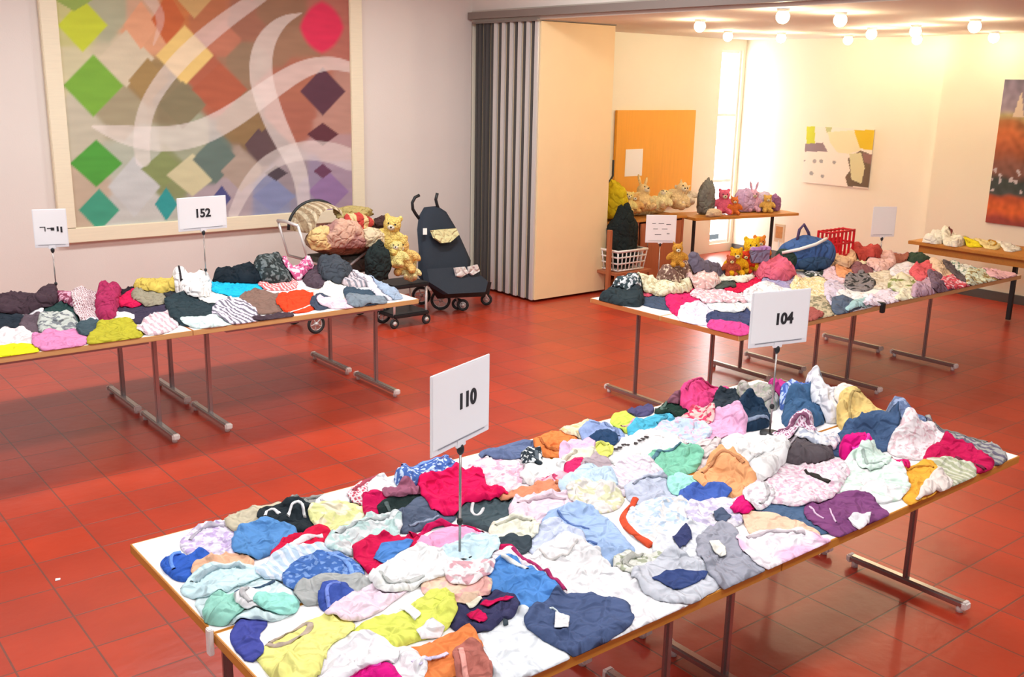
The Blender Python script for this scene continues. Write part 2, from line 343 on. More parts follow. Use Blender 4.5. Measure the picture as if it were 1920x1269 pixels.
for pts, ws, al in [([(1550, 68), (1440, 110), (1350, 230), (1335, 400), (1400, 600), (1480, 760), (1550, 900), (1565, 1080)], [6, 40, 68, 75, 72, 62, 50, 40], .50),
                ([(480, 650), (620, 690), (800, 720), (1000, 700), (1200, 600), (1400, 450), (1560, 350), (1700, 320), (1800, 345)], [12, 60, 80, 82, 76, 70, 58, 44, 36], .50),
                ([(1340, -20), (1150, 110), (960, 270), (830, 420), (750, 560), (725, 700), (735, 820)], [46, 56, 60, 56, 54, 55, 50], .45),
                ([(1200, 1100), (1270, 950), (1380, 830), (1540, 770), (1700, 780), (1800, 820)], [34, 46, 54, 60, 66, 70], .42), ([(760, -20), (840, 90), (790, 230)], [40, 30, 8], .25)]:
    a = (np.clip(-seg_dist(Q, np.array(chk(pts)), chk1(ws)) / 5, 0, 1) * al)[:, None]; base = base * (1 - a) + L3('F4E8E0') * a
base = base * (1 + .10 * vnoise(np.stack([gx.ravel() * 1.0, gz.ravel() * 4.0], 1), 5, 3))[:, None]
canvas_m = attr_mat('painted_canvas')
cv = colour_panel('canvas', canvas_m, pt, Pw - np.array([3.86, YW, .86]), base, nx, nz, .03, (0, 1, 0))
fr = MB()
for c, d in (((3.86, YW - .03, .925), (3.02, .06, .13)), ((3.86, YW - .03, 3.39), (3.02, .06, .13)), ((2.42, YW - .03, 2.157), (.14, .06, 2.34)), ((5.30, YW - .03, 2.157), (.14, .06, 2.34))): fr.box(c, d, bev=.006)
f_ = fr.build('frame', M['frame'], pt); f_.data.transform(Matrix.Translation((-3.86, -YW, -.86)))

# poster on the end wall
po = empty('wall_poster', (XE, 7.58, 1.07), 'small poster with yellow corners and white text area on the end wall', 'poster')
nx, nz = 90, 70
gy, gz = np.meshgrid(np.linspace(8.07, 7.085, nx), np.linspace(1.07, 1.80, nz)); Pw = np.stack([np.full(nx * nz, XE - .02), gy.ravel(), gz.ravel()], 1)
px, py = project(Pw); Q = np.stack([(px - 1490) * 9.06, (py - 220) * 9.06], 1)
base = np.tile(L3('F8EEE0'), (nx * nz, 1))
for poly, h in [([(200, 150), (345, 150), (345, 460), (200, 460)], 'C8CC20'), ([(170, 450), (480, 430), (560, 580), (170, 580)], '8C7478'), ([(520, 150), (640, 170), (600, 280), (540, 250)], 'B8BC80'), ([(560, 250), (1000, 220), (1130, 560), (900, 620), (720, 590), (600, 420)], 'EDE6BC'),
                ([(1005, 210), (1370, 220), (1330, 560), (1110, 530)], 'DCBC08'), ([(1120, 560), (1320, 640), (1260, 1190), (900, 1170), (860, 1010), (940, 900), (900, 700)], '6A563E'), ([(930, 620), (1130, 600), (1190, 860), (1130, 1130), (960, 1050)], 'DAD4A4'), ([(1150, 600), (1320, 640), (1290, 800), (1180, 760)], '8C6458')]:
    base[inpoly(Q, poly)] = L3(h)
for x, y, w in [(340, 745, 34), (450, 745, 34), (670, 765, 30), (285, 950, 34), (470, 1000, 30), (160, 735, 20)]: base[np.hypot(Q[:, 0] - x, Q[:, 1] - y) < w] = L3('A09C98')
colour_panel('print', canvas_m, po, Pw - np.array([XE, 7.58, 1.07]), base, nx, nz, .018, (1, 0, 0))
# tall dark painting on the right part of the end wall
XR = 11.27
tp = empty('tall_painting', (XR, 4.5, .9), 'tall dark painting in rust brown and grey at the right edge', 'painting')
l0 = on_X(1889, 149, XR); l1 = on_X(1846, 428, XR); y0 = (l0.y + l1.y) / 2
nx, nz = 130, 110
gy, gz = np.meshgrid(np.linspace(y0, y0 - 1.75, nx), np.linspace(.86, l0.z, nz)); Pw = np.stack([np.full(nx * nz, XR - .03), gy.ravel(), gz.ravel()], 1)
v = (l0.z - gz.ravel()) / (l0.z - l1.z); s_ = y0 - gy.ravel()
n1 = vnoise(np.stack([s_ * 5, v * 9], 1), 1, 5); n2 = vnoise(np.stack([s_ * 16, v * 22], 1), 1, 9); vv = np.clip(v + .03 * n1, 0, 1.2)
st = [(0, '6C6478'), (.06, '8C8096'), (.20, '948898'), (.235, 'B4A878'), (.28, 'A86C40'), (.36, 'C46C3C'), (.46, 'A85C3C'), (.54, '8C5C50'), (.62, '805850'), (.66, '3C4848'), (.74, '485050'), (.77, 'B85430'), (.86, 'DC6830'), (.93, '984038'), (1.2, '8C4838')]
base = np.stack([np.interp(vv, [a for a, _ in st], [L3(h)[k] for _, h in st]) for k in range(3)], 1)
base *= (1 + .35 * n2 + .2 * n1)[:, None].clip(.3, 1.8)
for yy_, hh in [((.22, .10, .30), 'D8C8B4')]:
    a = (np.abs(s_ - .20) < (v - .07) * .35) & (v > .07) & (v < .24); base[a] = L3(hh)
base[(n2 > .38) & (v > .58) & (v < .74)] = L3('C8C0C8')
colour_panel('canvas', canvas_m, tp, Pw - np.array([XR, 4.5, .9]), base.clip(.01, .9), nx, nz, .028, (1, 0, 0))
# honey coloured board on the wall of the back room
hb = MB().box((0, -.02, 0), (1.46, .04, 1.25), bev=.004).build('wood_board', M['orange_wood']); hb.location = (9.72, YW - .003, 1.345)
tag(hb, 'honey coloured wooden board on the back room wall behind the soft toys', 'board')
a = on_Y(1190, 305, YW - .06); pp = MB().box((0, 0, 0), (.31, .006, .34)).build('paper_notice', M['paper']); pp.location = (a.x, YW - .045, a.z)
tag(pp, 'small white paper notice pinned to the honey coloured board', 'notice')

# ------------------------------------------------------------------ tables
def table(x0, x1, y0, y1, legs, label, group, edge='edge', turned=False, zt=.74):
    t = empty('folding_table', ((x0 + x1) / 2, (y0 + y1) / 2, 0), label, 'table', group)
    w, d = x1 - x0 - .004, y1 - y0 - .004; th = .03
    MB().box((0, 0, zt - th / 2), (w - .012, d - .012, th)).build('tabletop', M['white_top'], t)
    for sy in (-1, 1): MB().box((0, sy * (d / 2 - .004), zt - .017), (w, .008, .034), bev=.002).build('edge_band', M[edge], t)
    for sx in (-1, 1): MB().box((sx * (w / 2 - .004), 0, zt - .017), (.008, d - .016, .034), bev=.002).build('edge_band', M[edge + 'Y'], t)
    rr = MB()
    for sy in (-1, 1): rr.box((0, sy * (d / 2 - .10), zt - .05), (w - .5, .03, .035))
    rr.build('under_rail', M['chrome'], t)
    for lx in legs:
        X = lx - (x0 + x1) / 2
        lg = MB()
        if not turned:
            lg.box((X, 0, .375), (.034, .026, .65), bev=.008).box((X, 0, .70), (.04, d * .8, .022)).build('leg', M['chrome'], t)
        else: lg.box((0, X, .375), (.026, .034, .65), bev=.008).box((0, X, .70), (w * .8, .04, .022)).build('leg', M['chrome'], t)
        lo = COL.objects[-1] if False else t.children[-1] if t.children else None
        lo = [o for o in COL.objects if o.parent == t][-1]
        hl = .30
        if not turned:
            MB().box((X, 0, .042), (.045, hl * 2, .032), bev=.008).build('foot_bar', M['chrome'], lo)
            g = MB()
            for s in (-1, 1): g.box((X, s * (hl - .005), .040), (.05, .03, .04), bev=.008).tube([(X, s * (hl - .03), 0), (X, s * (hl - .03), .03)], .016, 12)
        else:
            MB().box((0, X, .042), (hl * 2, .045, .032), bev=.008).build('foot_bar', M['chrome'], lo)
            g = MB()
            for s in (-1, 1): g.box((s * (hl - .005), X, .040), (.03, .05, .04), bev=.008).tube([(s * (hl - .03), X, 0), (s * (hl - .03), X, .03)], .016, 12)
        g.build('foot_glide', M['glide'], lo)
    return t
gf = 'white topped folding tables pushed together in front'
table(.97, 2.674, 1.827, 2.543, (1.15, 2.53), 'white topped front left table cut off by the lower picture border', gf)
table(2.674, 4.378, 1.827, 2.543, (2.88, 4.20), 'white topped front right table standing on the single chrome foot at the right', gf)
table(.97, 2.674, 2.543, 3.26, (1.15, 2.53), 'white topped table forming the left far half under the crimson pullover', gf)
table(2.674, 4.378, 2.543, 3.26, (2.88, 4.20), 'white topped table carrying sign 104, behind the front right one', gf)
gl = 'folding tables along the painted wall'
table(.586, 2.286, 6.015, 6.73, (.78, 2.155), 'front wall side table at the far left under the olive green top', gl, 'edge_l')
table(2.286, 3.985, 6.015, 6.73, (2.51, 3.825), 'front wall side table whose right corner points at the pushchairs', gl, 'edge_l')
table(.586, 2.286, 6.73, 7.445, (.78, 2.155), 'wall side table beneath the leftmost white sign, nearest the wall', gl, 'edge_l')
table(2.286, 3.985, 6.73, 7.445, (2.51, 3.825), 'wall side table beneath sign 152, nearest the wall', gl, 'edge_l')
g3 = 'folding tables in the opening to the back room'
table(5.06, 6.68, 3.94, 4.63, (5.22, 6.44), 'far right table in front of the partition opening, nearest corner under the magenta cloth', g3, 'edge_l')
table(6.68, 8.22, 3.94, 4.63, (6.90, 8.05), 'far right table right of the dark edge clamp', g3, 'edge_l')
table(5.06, 6.68, 4.63, 5.34, (5.22, 6.44), 'far left rear table under the black trousers and basket', g3, 'edge_l')
table(6.68, 8.22, 4.63, 5.34, (6.90, 8.05), 'far rear table under the blue sports bag', g3, 'edge_l')
table(8.22, 8.91, 3.94, 5.34, (4.12, 5.16), 'crosswise table at the right end of the far row', g3, 'edge_l', True).children
c_ = MB().box((0, -.012, .725), (.035, .03, .075), bev=.004).box((0, .02, .762), (.03, .07, .008)).build('table_clamp', M['dark']); c_.location = (6.70, 3.94, 0)
tag(c_, 'dark metal clamp gripping the seam of the far table edge', 'clamp')
c_ = MB().box((-.008, 0, .718), (.016, .025, .085), bev=.003).build('table_connector', M['white_pl']); c_.location = (.968, 2.543, 0)
tag(c_, 'white plastic connector on the left seam of the front tables', 'connector')
# wooden side table against the end wall
t = empty('side_table', (10.25, 4.1, 0), 'long orange brown wooden table at the right end wall', 'table')
MB().box((0, 0, .725), (.70, 3.0, .035), bev=.004).build('tabletop', M['woodtop'], t)
MB().box((-.28, 0, .665), (.03, 2.8, .08)).build('apron', M['woodtop'], t)
for yy in (-1.2, .55):
    MB().box((.1, yy, .36), (.04, .04, .70)).build('leg', M['dark'], t)

# ------------------------------------------------------------------ draped garments
class HGrid:
    def __init__(s, x0, x1, y0, y1, res, z=.741):
        s.x0, s.y0, s.res = x0 - .1, y0 - .1, res; s.nx = int((x1 - x0 + .2) / res) + 1; s.ny = int((y1 - y0 + .2) / res) + 1
        s.H = np.full((s.ny, s.nx), z); s.zt = z; s.b = (x0, x1, y0, y1)
    def maxf(s, k):
        A = s.H.copy()
        for _ in range(k):
            B = A.copy()
            for dy, dx in ((1, 0), (-1, 0), (0, 1), (0, -1)): B = np.maximum(B, np.roll(A, (dy, dx), (0, 1)))
            A = B
        return A
    def blur(s, A, k):
        for _ in range(k):
            A = (A + np.roll(A, 1, 0) + np.roll(A, -1, 0) + np.roll(A, 1, 1) + np.roll(A, -1, 1)) / 5
        return A
    def samp(s, A, P):
        fx = np.clip((P[:, 0] - s.x0) / s.res, 0, s.nx - 1.001); fy = np.clip((P[:, 1] - s.y0) / s.res, 0, s.ny - 1.001)
        i = fx.astype(int); j = fy.astype(int); u = fx - i; v = fy - j
        return (A[j, i] * (1 - u) + A[j, i + 1] * u) * (1 - v) + (A[j + 1, i] * (1 - u) + A[j + 1, i + 1] * u) * v
def edge_dist(P, poly):
    d = np.full(len(P), 9e9); poly = np.asarray(poly); n = len(poly)
    for k in range(n):
        a = poly[k]; ab = poly[(k + 1) % n] - a; t = np.clip(((P - a) @ ab) / (ab @ ab + 1e-12), 0, 1); q = P - a - t[:, None] * ab
        d = np.minimum(d, np.hypot(q[:, 0], q[:, 1]))
    return d
def chaikin(p, n=2):
    for _ in range(n):
        q = np.roll(p, -1, 0); p = np.stack([p * .78 + q * .22, p * .22 + q * .78], 1).reshape(-1, 2)
    return p
def smooth_outline(p, grow, seed, jit):
    p = chaikin(np.asarray(p, float), 1); p = resample(p, .014); a = ((p[:, 0] * np.roll(p[:, 1], -1)) - (np.roll(p[:, 0], -1) * p[:, 1])).sum()
    if a < 0: p = p[::-1]
    t = np.roll(p, -1, 0) - np.roll(p, 1, 0); t /= (np.hypot(*t.T)[:, None] + 1e-9); nrm = np.stack([t[:, 1], -t[:, 0]], 1)
    j = np.array([noise.noise(Vector((x * 12, y * 12, seed))) + .5 * noise.noise(Vector((x * 33, y * 33, seed))) for x, y in p])
    return p + nrm * (grow + jit * j)[:, None]
def resample(p, step, closed=True):
    q = np.vstack([p, p[:1]]) if closed else p; seg = np.hypot(*(np.diff(q, axis=0)).T); s = np.concatenate([[0], np.cumsum(seg)])
    n = max(6 if closed else 2, int(s[-1] / step)); t = np.linspace(0, s[-1], n + (0 if not closed else 1))[:None if not closed else -1]
    return np.stack([np.interp(t, s, q[:, 0]), np.interp(t, s, q[:, 1])], 1)
def fill(outline, step, seed):
    n = len(outline); lo = outline.min(0); hi = outline.max(0)
    gx, gy = np.meshgrid(np.arange(lo[0], hi[0], step), np.arange(lo[1], hi[1], step * .87)); gx[1::2] += step / 2
    P = np.stack([gx.ravel(), gy.ravel()], 1)
    if len(P): P = P[inpoly(P, outline)]
    if len(P): P = P[edge_dist(P, outline) > step * .55]
    allp = np.vstack([outline, P]); r = delaunay_2d_cdt([Vector(p) for p in allp], [(i, (i + 1) % n) for i in range(n)], [], 1, 1e-6)
    return np.array([v[:] for v in r[0]]), [tuple(f) for f in r[2]]
def shell(V, F, top, bot, name, material, parent=None, origin=None):
    n = len(V); ed = {}
    for f in F:
        for a, b in zip(f, f[1:] + f[:1]): ed[(a, b)] = 1
    vs = [(V[i][0], V[i][1], top[i]) for i in range(n)] + [(V[i][0], V[i][1], bot[i]) for i in range(n)]
    A = sum((V[f[0]][0] * (V[f[1]][1] - V[f[2]][1]) + V[f[1]][0] * (V[f[2]][1] - V[f[0]][1]) + V[f[2]][0] * (V[f[0]][1] - V[f[1]][1])) for f in F)
    if A < 0: F = [f[::-1] for f in F]; ed = {(b, a): 1 for (a, b) in ed}
    fs = list(F) + [tuple(i + n for i in f[::-1]) for f in F]
    for (a, b) in ed:
        if (b, a) not in ed: fs.append((b, a, a + n, b + n))
    mb = MB().add(vs, fs, True)
    o = mb.build(name, material, parent)
    if origin is not None: o.data.transform(Matrix.Translation(-Vector(origin)))
    if parent is None and origin is not None: o.location = origin
    return o
def garment(G, name, poly, lift, seed, material, step, grow=.008):
    rnd = random.Random(seed)
    out = smooth_outline(poly, grow, seed * 1.7, .008); b_ = G.b; out = np.stack([np.clip(out[:, 0], b_[0] - .004, b_[1] + .02), np.clip(out[:, 1], b_[2] - .006, b_[3] + .03)], 1); out = resample(out, step); V, F = fill(out, step, seed)
    if not F: return None
    k = max(1, int(.012 / G.res)); HM = G.maxf(k); HS = G.blur(HM, int(.05 / G.res) * 2)
    nd = 4; dirs = [(rnd.uniform(0, math.pi), rnd.uniform(10, 20), rnd.uniform(0, 6)), (rnd.uniform(0, math.pi), rnd.uniform(22, 38), rnd.uniform(0, 6)), (rnd.uniform(0, math.pi), rnd.uniform(45, 75), rnd.uniform(0, 6)), (rnd.uniform(0, math.pi), rnd.uniform(60, 95), rnd.uniform(0, 6))]
    fw = [1, .9, .55, .4]; ph = rnd.uniform(0, 50); amp = min(.021, .008 + lift * .2)
    def top(P):
        d = edge_dist(P, out); e = max(.007, lift * .22); prof = 1 - np.exp(-d / e)
        wx = np.sin(P[:, 0] * 11 + P[:, 1] * 7 + ph) * 1.1 + np.sin(P[:, 0] * 25 - P[:, 1] * 21 + ph * 2) * .8 + np.sin(P[:, 0] * 6 - P[:, 1] * 47 + ph * 3) * .5
        wv = np.zeros(len(P))
        for q, ((a, fr_, p0), w) in enumerate(zip(dirs, fw)):
            msk = .5 + .5 * np.sin(P[:, 0] * (13 + 5 * q) + P[:, 1] * (9 - 4 * q) + ph * (q + 1))
            wv += w * msk * (1 - np.abs(np.sin((P[:, 0] * math.cos(a) + P[:, 1] * math.sin(a)) * fr_ + p0 + wx))) ** 2.8
        big = .5 + .5 * np.sin(P[:, 0] * 23 + ph + wx * .5) * np.sin(P[:, 1] * 21 + ph * 1.3)
        hb = G.samp(HM, P); hs = np.maximum(hb, G.samp(HS, P))
        z = hb + .003 + (hs - hb) * np.minimum(1, d / .02) + prof * (lift * ((.35 + .45 * big) * (.30 if lift < .035 else .42) if lift < .055 else (.50 + .45 * big))) + amp * wv * (.45 + .55 * prof)
        zmax = G.zt + lift * 1.1 + .045
        return np.where(z > zmax, np.maximum(hb + .004 + .5 * amp * wv, zmax + (z - zmax) * .3), z)
    T = top(V); B = G.samp(HM, V) + .0012
    cen = (float(V[:, 0].mean()), float(V[:, 1].mean()), float(G.zt))
    o = shell(V, F, T, B, name, material, None, cen)
    # refresh the height field
    i0 = max(0, int((out[:, 0].min() - G.x0) / G.res)); i1 = min(G.nx, int((out[:, 0].max() - G.x0) / G.res) + 2); j0 = max(0, int((out[:, 1].min() - G.y0) / G.res)); j1 = min(G.ny, int((out[:, 1].max() - G.y0) / G.res) + 2)
    ii, jj = np.meshgrid(np.arange(i0, i1), np.arange(j0, j1)); P = np.stack([G.x0 + ii.ravel() * G.res, G.y0 + jj.ravel() * G.res], 1); ins = inpoly(P, out)
    if ins.any(): G.H[jj.ravel()[ins], ii.ravel()[ins]] = np.maximum(G.H[jj.ravel()[ins], ii.ravel()[ins]], top(P[ins]))
    return o, cen
def trim(G, parent, cen, name, hexcol, kind, w, pts, step):
    pts = np.array(pts, float).reshape(-1, 2) / 1000; HM = G.maxf(1); mt = fabric(hexcol)
    if kind == 'P':
        out = resample(pts, min(.006, step * .6)); V, F = fill(out, step * .7, 1)
        if F: z = G.samp(G.blur(HM, 2), V); z = np.maximum(z, G.samp(HM, V)) + .004; shell(V, F, z, z - .003, name, mt, parent, cen)
        return
    if kind == 'L':
        path = resample(pts, .022, False); k = 0
        tx = MB()
        for p in path:
            k += 1
            if k % 5 == 0: continue
            z = G.samp(HM, p[None])[0] + .003; hgt = w / 1000 * 2
            tx.box((p[0], p[1], z), (.012, hgt, .003), (0, 0, k * .4)); tx.box((p[0] + .004, p[1] - .002, z), (hgt * .6, .008, .0035), (0, 0, k * .9))
        o = tx.build(name, mt, parent); o.data.transform(Matrix.Translation(-Vector(cen))); return
    path = pts
    for _ in range(2):
        q = [path[0]]
        for a, b in zip(path, path[1:]): q += [a * .75 + b * .25, a * .25 + b * .75]
        path = np.array(q + [path[-1]])
    path = resample(path, step, False); w = w / 100; t = np.gradient(path, axis=0); t /= (np.hypot(*t.T)[:, None] + 1e-9); nn = np.stack([-t[:, 1], t[:, 0]], 1)
    prof = [(-.5, -.003), (-.4, .002), (0, .0035), (.4, .002), (.5, -.003)]; vs = []; fs = []; m_ = len(prof)
    for i, p in enumerate(path):
        row = np.array([p + nn[i] * w * u for u, _ in prof]); zz = G.samp(HM, row)
        for (u, h), q, z in zip(prof, row, zz): vs.append((q[0], q[1], z + h))
    for i in range(len(path) - 1):
        for k in range(m_ - 1): a = i * m_ + k; fs.append((a, a + 1, a + m_ + 1, a + m_))
        fs.append((i * m_, i * m_ + m_, i * m_ + 2 * m_ - 1, i * m_ + m_ - 1))
    o = MB().add(vs, fs, True).build(name, mt, parent); o.data.transform(Matrix.Translation(-Vector(cen)))
GARMENTS = [
('fg','pale lilac printed dress at the back left corner of the white front table','dress','E4DEEE','speck','C8B4DC',60.0,0.03,[1122,3152,1210,3246,1297,3204,1305,3122,1260,2999,1217,2952,1154,2979,1124,3040,1110,3099],[]),
('fg','beige knitted cardigan hanging over the back edge behind the lilac dress','cardigan','C8C0A6','','',0,0.04,[1307,3226,1422,3276,1554,3239,1545,3126,1438,3090,1353,3082,1293,3125],[]),
('fg','grey felt jacket at the back edge beside the white cap','jacket','9A9C98','','',0,0.05,[1529,3210,1688,3238,1733,3154,1736,3059,1664,3011,1567,3053,1513,3093],[]),
('fg','black top with two white arcs behind the blue jeans','top','202A30','','',0,0.03,[1409,3167,1466,3213,1559,3162,1572,3076,1542,3014,1479,3005,1476,3062,1400,3096],[('arc','F0F0F0','B',1.2,[1409,3128,1437,3175,1463,3162,1462,3117]),('arc','F0F0F0','B',1.2,[1481,3092,1521,3131,1549,3122,1530,3056])]),
('fg','white baby cap lying on the grey felt jacket','cap','F4F0F4','','',0,0.04,[1643,3162,1699,3196,1747,3130,1694,3077,1631,3051,1619,3090],[]),
('fg','pale yellow green top below the white baby cap','top','EAEEA4','speck','F8F0D0',30.0,0.03,[1572,3083,1642,3072,1778,3026,1688,2868,1584,2853,1554,2950,1552,3017],[]),
('fg','red and white checked blouse at the back edge left of sign 110','blouse','D86072','plaid','F4E8EC',40.0,0.04,[1782,3180,1895,3250,1972,3256,1864,3107,1781,3031,1750,3084],[]),
('fg','plain white shirt between the checked blouse and the blue patterned shirt','shirt','F2F2F0','','',0,0.04,[1875,3177,1920,3211,2038,3181,2018,3093,2018,3028,1879,2990,1819,3064],[]),
('fg','blue and white patterned shirt at the back edge under sign 110','shirt','4A6CB4','speck','C8DCF8',70.0,0.06,[1991,3178,2143,3224,2277,3186,2221,3082,2103,3050,2037,3064,1975,3083],[]),
('fg','crimson folded top left of the dark green leggings','top','D01058','','',0,0.03,[1807,3090,1878,3064,1844,2983,1759,2945,1727,2940,1769,3026],[]),
('fg','dark green leggings next to the small crimson top','leggings','20302F','','',0,0.03,[1810,2991,1944,3016,2027,2994,1941,2913,1858,2902,1778,2903],[]),
('fg','dusty maroon sleeve top behind the dark green leggings','top','A06078','','',0,0.03,[1868,3059,1938,3084,1997,3041,2001,2993,1924,3005,1868,3009],[]),
('fg','slate blue trousers below the big crimson pullover','trousers','566278','','',0,0.04,[1810,2892,1993,2962,1980,2879,1985,2775,1921,2753,1862,2768,1774,2772,1775,2815],[]),
('fg','dark grey green hooded jacket right of the pole of sign 110','jacket','46565C','','',0,0.04,[2037,2808,2133,2861,2257,2771,2233,2677,2128,2573,2033,2582,2015,2684,1991,2724],[('hood_lining','F4F0F0','B',1.3,[2128,2820,2081,2794,2041,2734,2050,2710,2102,2749])]),
('fg',"white floral cot sheet behind sign 110's pole",'sheet','F2E6EA','speck','E8B8CC',40.0,0.04,[2346,3160,2478,3156,2556,3054,2494,2921,2380,2817,2277,2846,2210,2895,2276,3008],[]),
('fg','steel blue jeans along the back edge right of sign 110','jeans','66769C','','',0,0.04,[2467,3243,2596,3231,2724,3240,2731,3167,2622,3052,2506,3082,2431,3151],[]),
('fg','orange jumper on the back edge right of the steel blue jeans','jumper','F08848','','',0,0.05,[2738,3209,2865,3258,2939,3187,2874,3095,2729,3003,2649,3060],[]),
('fg','cream patterned towel behind the orange jumper','towel','F8E8C4','speck','E8C890',40.0,0.04,[2931,3267,3103,3265,3062,3156,2947,3132,2908,3160],[]),
('fg','light blue denim shirt on the back edge between cream towel and lime hat','denim shirt','98AEDC','','',0,0.05,[2960,3164,3164,3219,3139,3080,3079,2999,2936,3050],[]),
('fg','lime green sun hat with pink brim at the back edge','hat','D4EC60','','',0,0.04,[3246,3240,3355,3251,3305,3141,3181,3053,3146,3077],[('brim','F8B0C0','B',1.5,[3167,3099,3214,3093,3289,3132])]),
('fg','turquoise towel rolled diagonally in the back rows','towel','54BEDC','','',0,0.04,[3141,3028,3310,3118,3481,3141,3496,3072,3345,3027,3195,2989],[]),
('fg','dark violet cloth behind the turquoise towel','cloth','545078','','',0,0.034,[3393,3278,3450,3280,3554,3280,3447,3179,3364,3199],[]),
('fg','dark green trousers left of the hot pink scarf','trousers','203A30','','',0,0.04,[3490,3185,3616,3231,3755,3196,3607,3082,3479,3104],[]),
('fg','dusty mauve jacket topmost at the back edge','jacket','8A5868','','',0,0.075,[3584,3196,3839,3280,3980,3280,3925,3228,3747,3166,3623,3168],[]),
('fg','hot pink scarf in front of the mauve jacket','scarf','F44C8C','','',0,0.06,[3631,3154,3812,3230,3991,3205,4002,3130,3789,3063,3619,3060],[]),
('fg','charcoal padded jacket right of the hot pink scarf','jacket','2E3A44','','',0,0.08,[3600,2950,3768,3053,3954,3105,3932,2980,3784,2868,3598,2893],[]),
('fg','grey beige knitted scarf beside the pole of sign 104','scarf','C0BAB4','speck','A8B09C',50.0,0.08,[3904,3021,4121,3101,4186,3009,4049,2886,3910,2870,3845,2916],[]),
('fg',"magenta child's cap right beside sign 104's pole",'cap','C83C8C','','',0,0.06,[4157,3009,4351,3105,4334,3034,4164,2905,4096,2920],[]),
('fg','blue denim jacket with white spots at the far back corner','denim jacket','5474C4','speck','C8DCF8',50.0,0.101,[4104,2896,4376,3024,4398,3008,4369,2854,4112,2784,4031,2820],[]),
('fg','teal blue anorak lying below the spotted denim jacket','anorak','42668C','','',0,0.08,[3987,2795,4135,2847,4279,2822,4070,2616,3844,2605,3857,2690],[]),
('fg','white shirt draped over the back corner right of the denim jacket','shirt','F2F2FA','','',0,0.116,[4398,2947,4398,2956,4398,2763,4324,2620,4043,2556,4112,2707],[]),
('fg','cream pink blanket beneath the mustard towel','blanket','F8E4D8','','',0,0.062,[4199,2666,4398,2729,4398,2611,4277,2509,4165,2560],[]),
('fg','mustard beige towel draped in a long curve over the right back end','towel','EACB80','','',0,0.08,[4132,2592,4327,2637,4293,2498,4368,2395,4268,2303,4067,2196,4010,2220,4120,2326,3992,2453],[]),
('fg','grey blue denim jacket at the right back end','denim jacket','6E80A4','speck','98A8C8',40.0,0.094,[4242,2405,4398,2437,4398,2351,4339,2222,4153,2149,4063,2195],[]),
('fg','long grey tweed coat lying along the right end','coat','A6A49E','stripe','6E6878',14.0,0.05,[4390,2279,4398,2169,4398,1966,4308,1858,4135,1834,4169,1999,4237,2161],[]),
('fg','navy pleated skirt between the mustard towel and the magenta bundle','skirt','445E82','','',0,0.05,[3720,2388,4040,2483,4186,2351,4029,2224,3794,2236,3691,2327],[]),
('fg','bright magenta bundle in front of the navy skirt','top','E00C80','','',0,0.06,[3718,2303,3899,2357,3900,2272,3781,2202,3691,2235],[]),
('fg','white speckled blouse left of the crimson trousers','blouse','F4E8E8','speck','E0C4C8',60.0,0.04,[4018,2227,4220,2230,4290,2118,4089,2019,3929,2087,3922,2180],[]),
('fg','crimson trousers at the right end of the white front table','trousers','C41050','','',0,0.04,[3983,2056,4229,2092,4222,2021,4182,1865,4040,1812,4009,1913,3933,1991],[('stripe','7C3048','B',2.5,[4051,1959,4047,1886,4051,1823])]),
('fg','green grey striped cloth right of the amber top','cloth','B2B696','stripe','D4D4C0',20.0,0.03,[3932,2034,4024,1944,4001,1834,3816,1812,3769,1853,3823,1948],[]),
('fg','amber yellow top near the right front corner','top','F6AE3C','','',0,0.05,[3621,2015,3891,2041,3903,1956,3761,1864,3512,1812,3476,1813,3551,1914],[]),
('fg','white vest partly over the amber yellow top','vest','F2E0D6','','',0,0.03,[3519,1812,3740,1894,3842,1870,3699,1812,3505,1812],[]),
('fg','magenta ruffled top left of the amber one','top','D8106C','','',0,0.04,[3617,2057,3773,2107,3913,2098,3765,2030,3624,2009],[]),
('fg','white baby dress between the magenta bundle and the purple T-shirt','dress','F2F2EE','speck','D4ECDC',30.0,0.03,[3565,2253,3816,2196,3738,2038,3550,1884,3366,1915,3368,2082,3414,2201],[]),
('fg','pale green muslin cloth beside the magenta ruffled top','cloth','D8ECE0','','',0,0.03,[3724,2215,3877,2208,3852,2146,3685,2077,3630,2117],[]),
('fg','slate blue jeans running towards the purple T-shirt','jeans','4E6888','','',0,0.03,[2925,2181,3100,2115,3137,2020,3041,1874,2938,1900,2889,2031,2880,2125],[]),
('fg','purple T-shirt with a white flower print near the front edge','t-shirt','804678','','',0,0.03,[3120,2033,3290,2054,3382,2019,3360,1907,3306,1824,3152,1812,3014,1812,3002,1886,3033,1983],[('flower_print','F8ECF4','P',0,[3122,1872,3170,1877,3221,1887,3199,1855,3248,1855,3173,1816,3104,1812,3101,1836]),('piping','E8C8E0','B',0.7,[3108,2029,3062,1973,3057,1930]),('piping','E8C8E0','B',0.7,[3150,1968,3094,1921,3066,1884])]),
('fg','pale pink floral dress with a black belt','dress','F2E2E6','speck','E4BCCC',70.0,0.04,[3147,2273,3464,2383,3632,2340,3609,2188,3294,2053,3134,2043,3034,2141,3060,2224],[('belt','383430','B',1.4,[3406,2261,3382,2192,3363,2116])]),
('fg','dark grey brown jacket behind the pink floral dress','jacket','5E565A','','',0,0.06,[3419,2401,3631,2507,3719,2486,3672,2304,3549,2284,3435,2336],[]),
('fg','white printed shirt behind the dark grey brown jacket','shirt','F2F2F4','speck','B8C0D0',50.0,0.05,[3655,2501,3847,2547,3921,2449,3691,2327,3659,2414],[]),
('fg','maroon checked romper at the foot of sign 104','romper','B07090','plaid','F0E0EC',40.0,0.05,[3682,2638,3937,2640,3891,2543,3663,2495,3607,2570],[]),
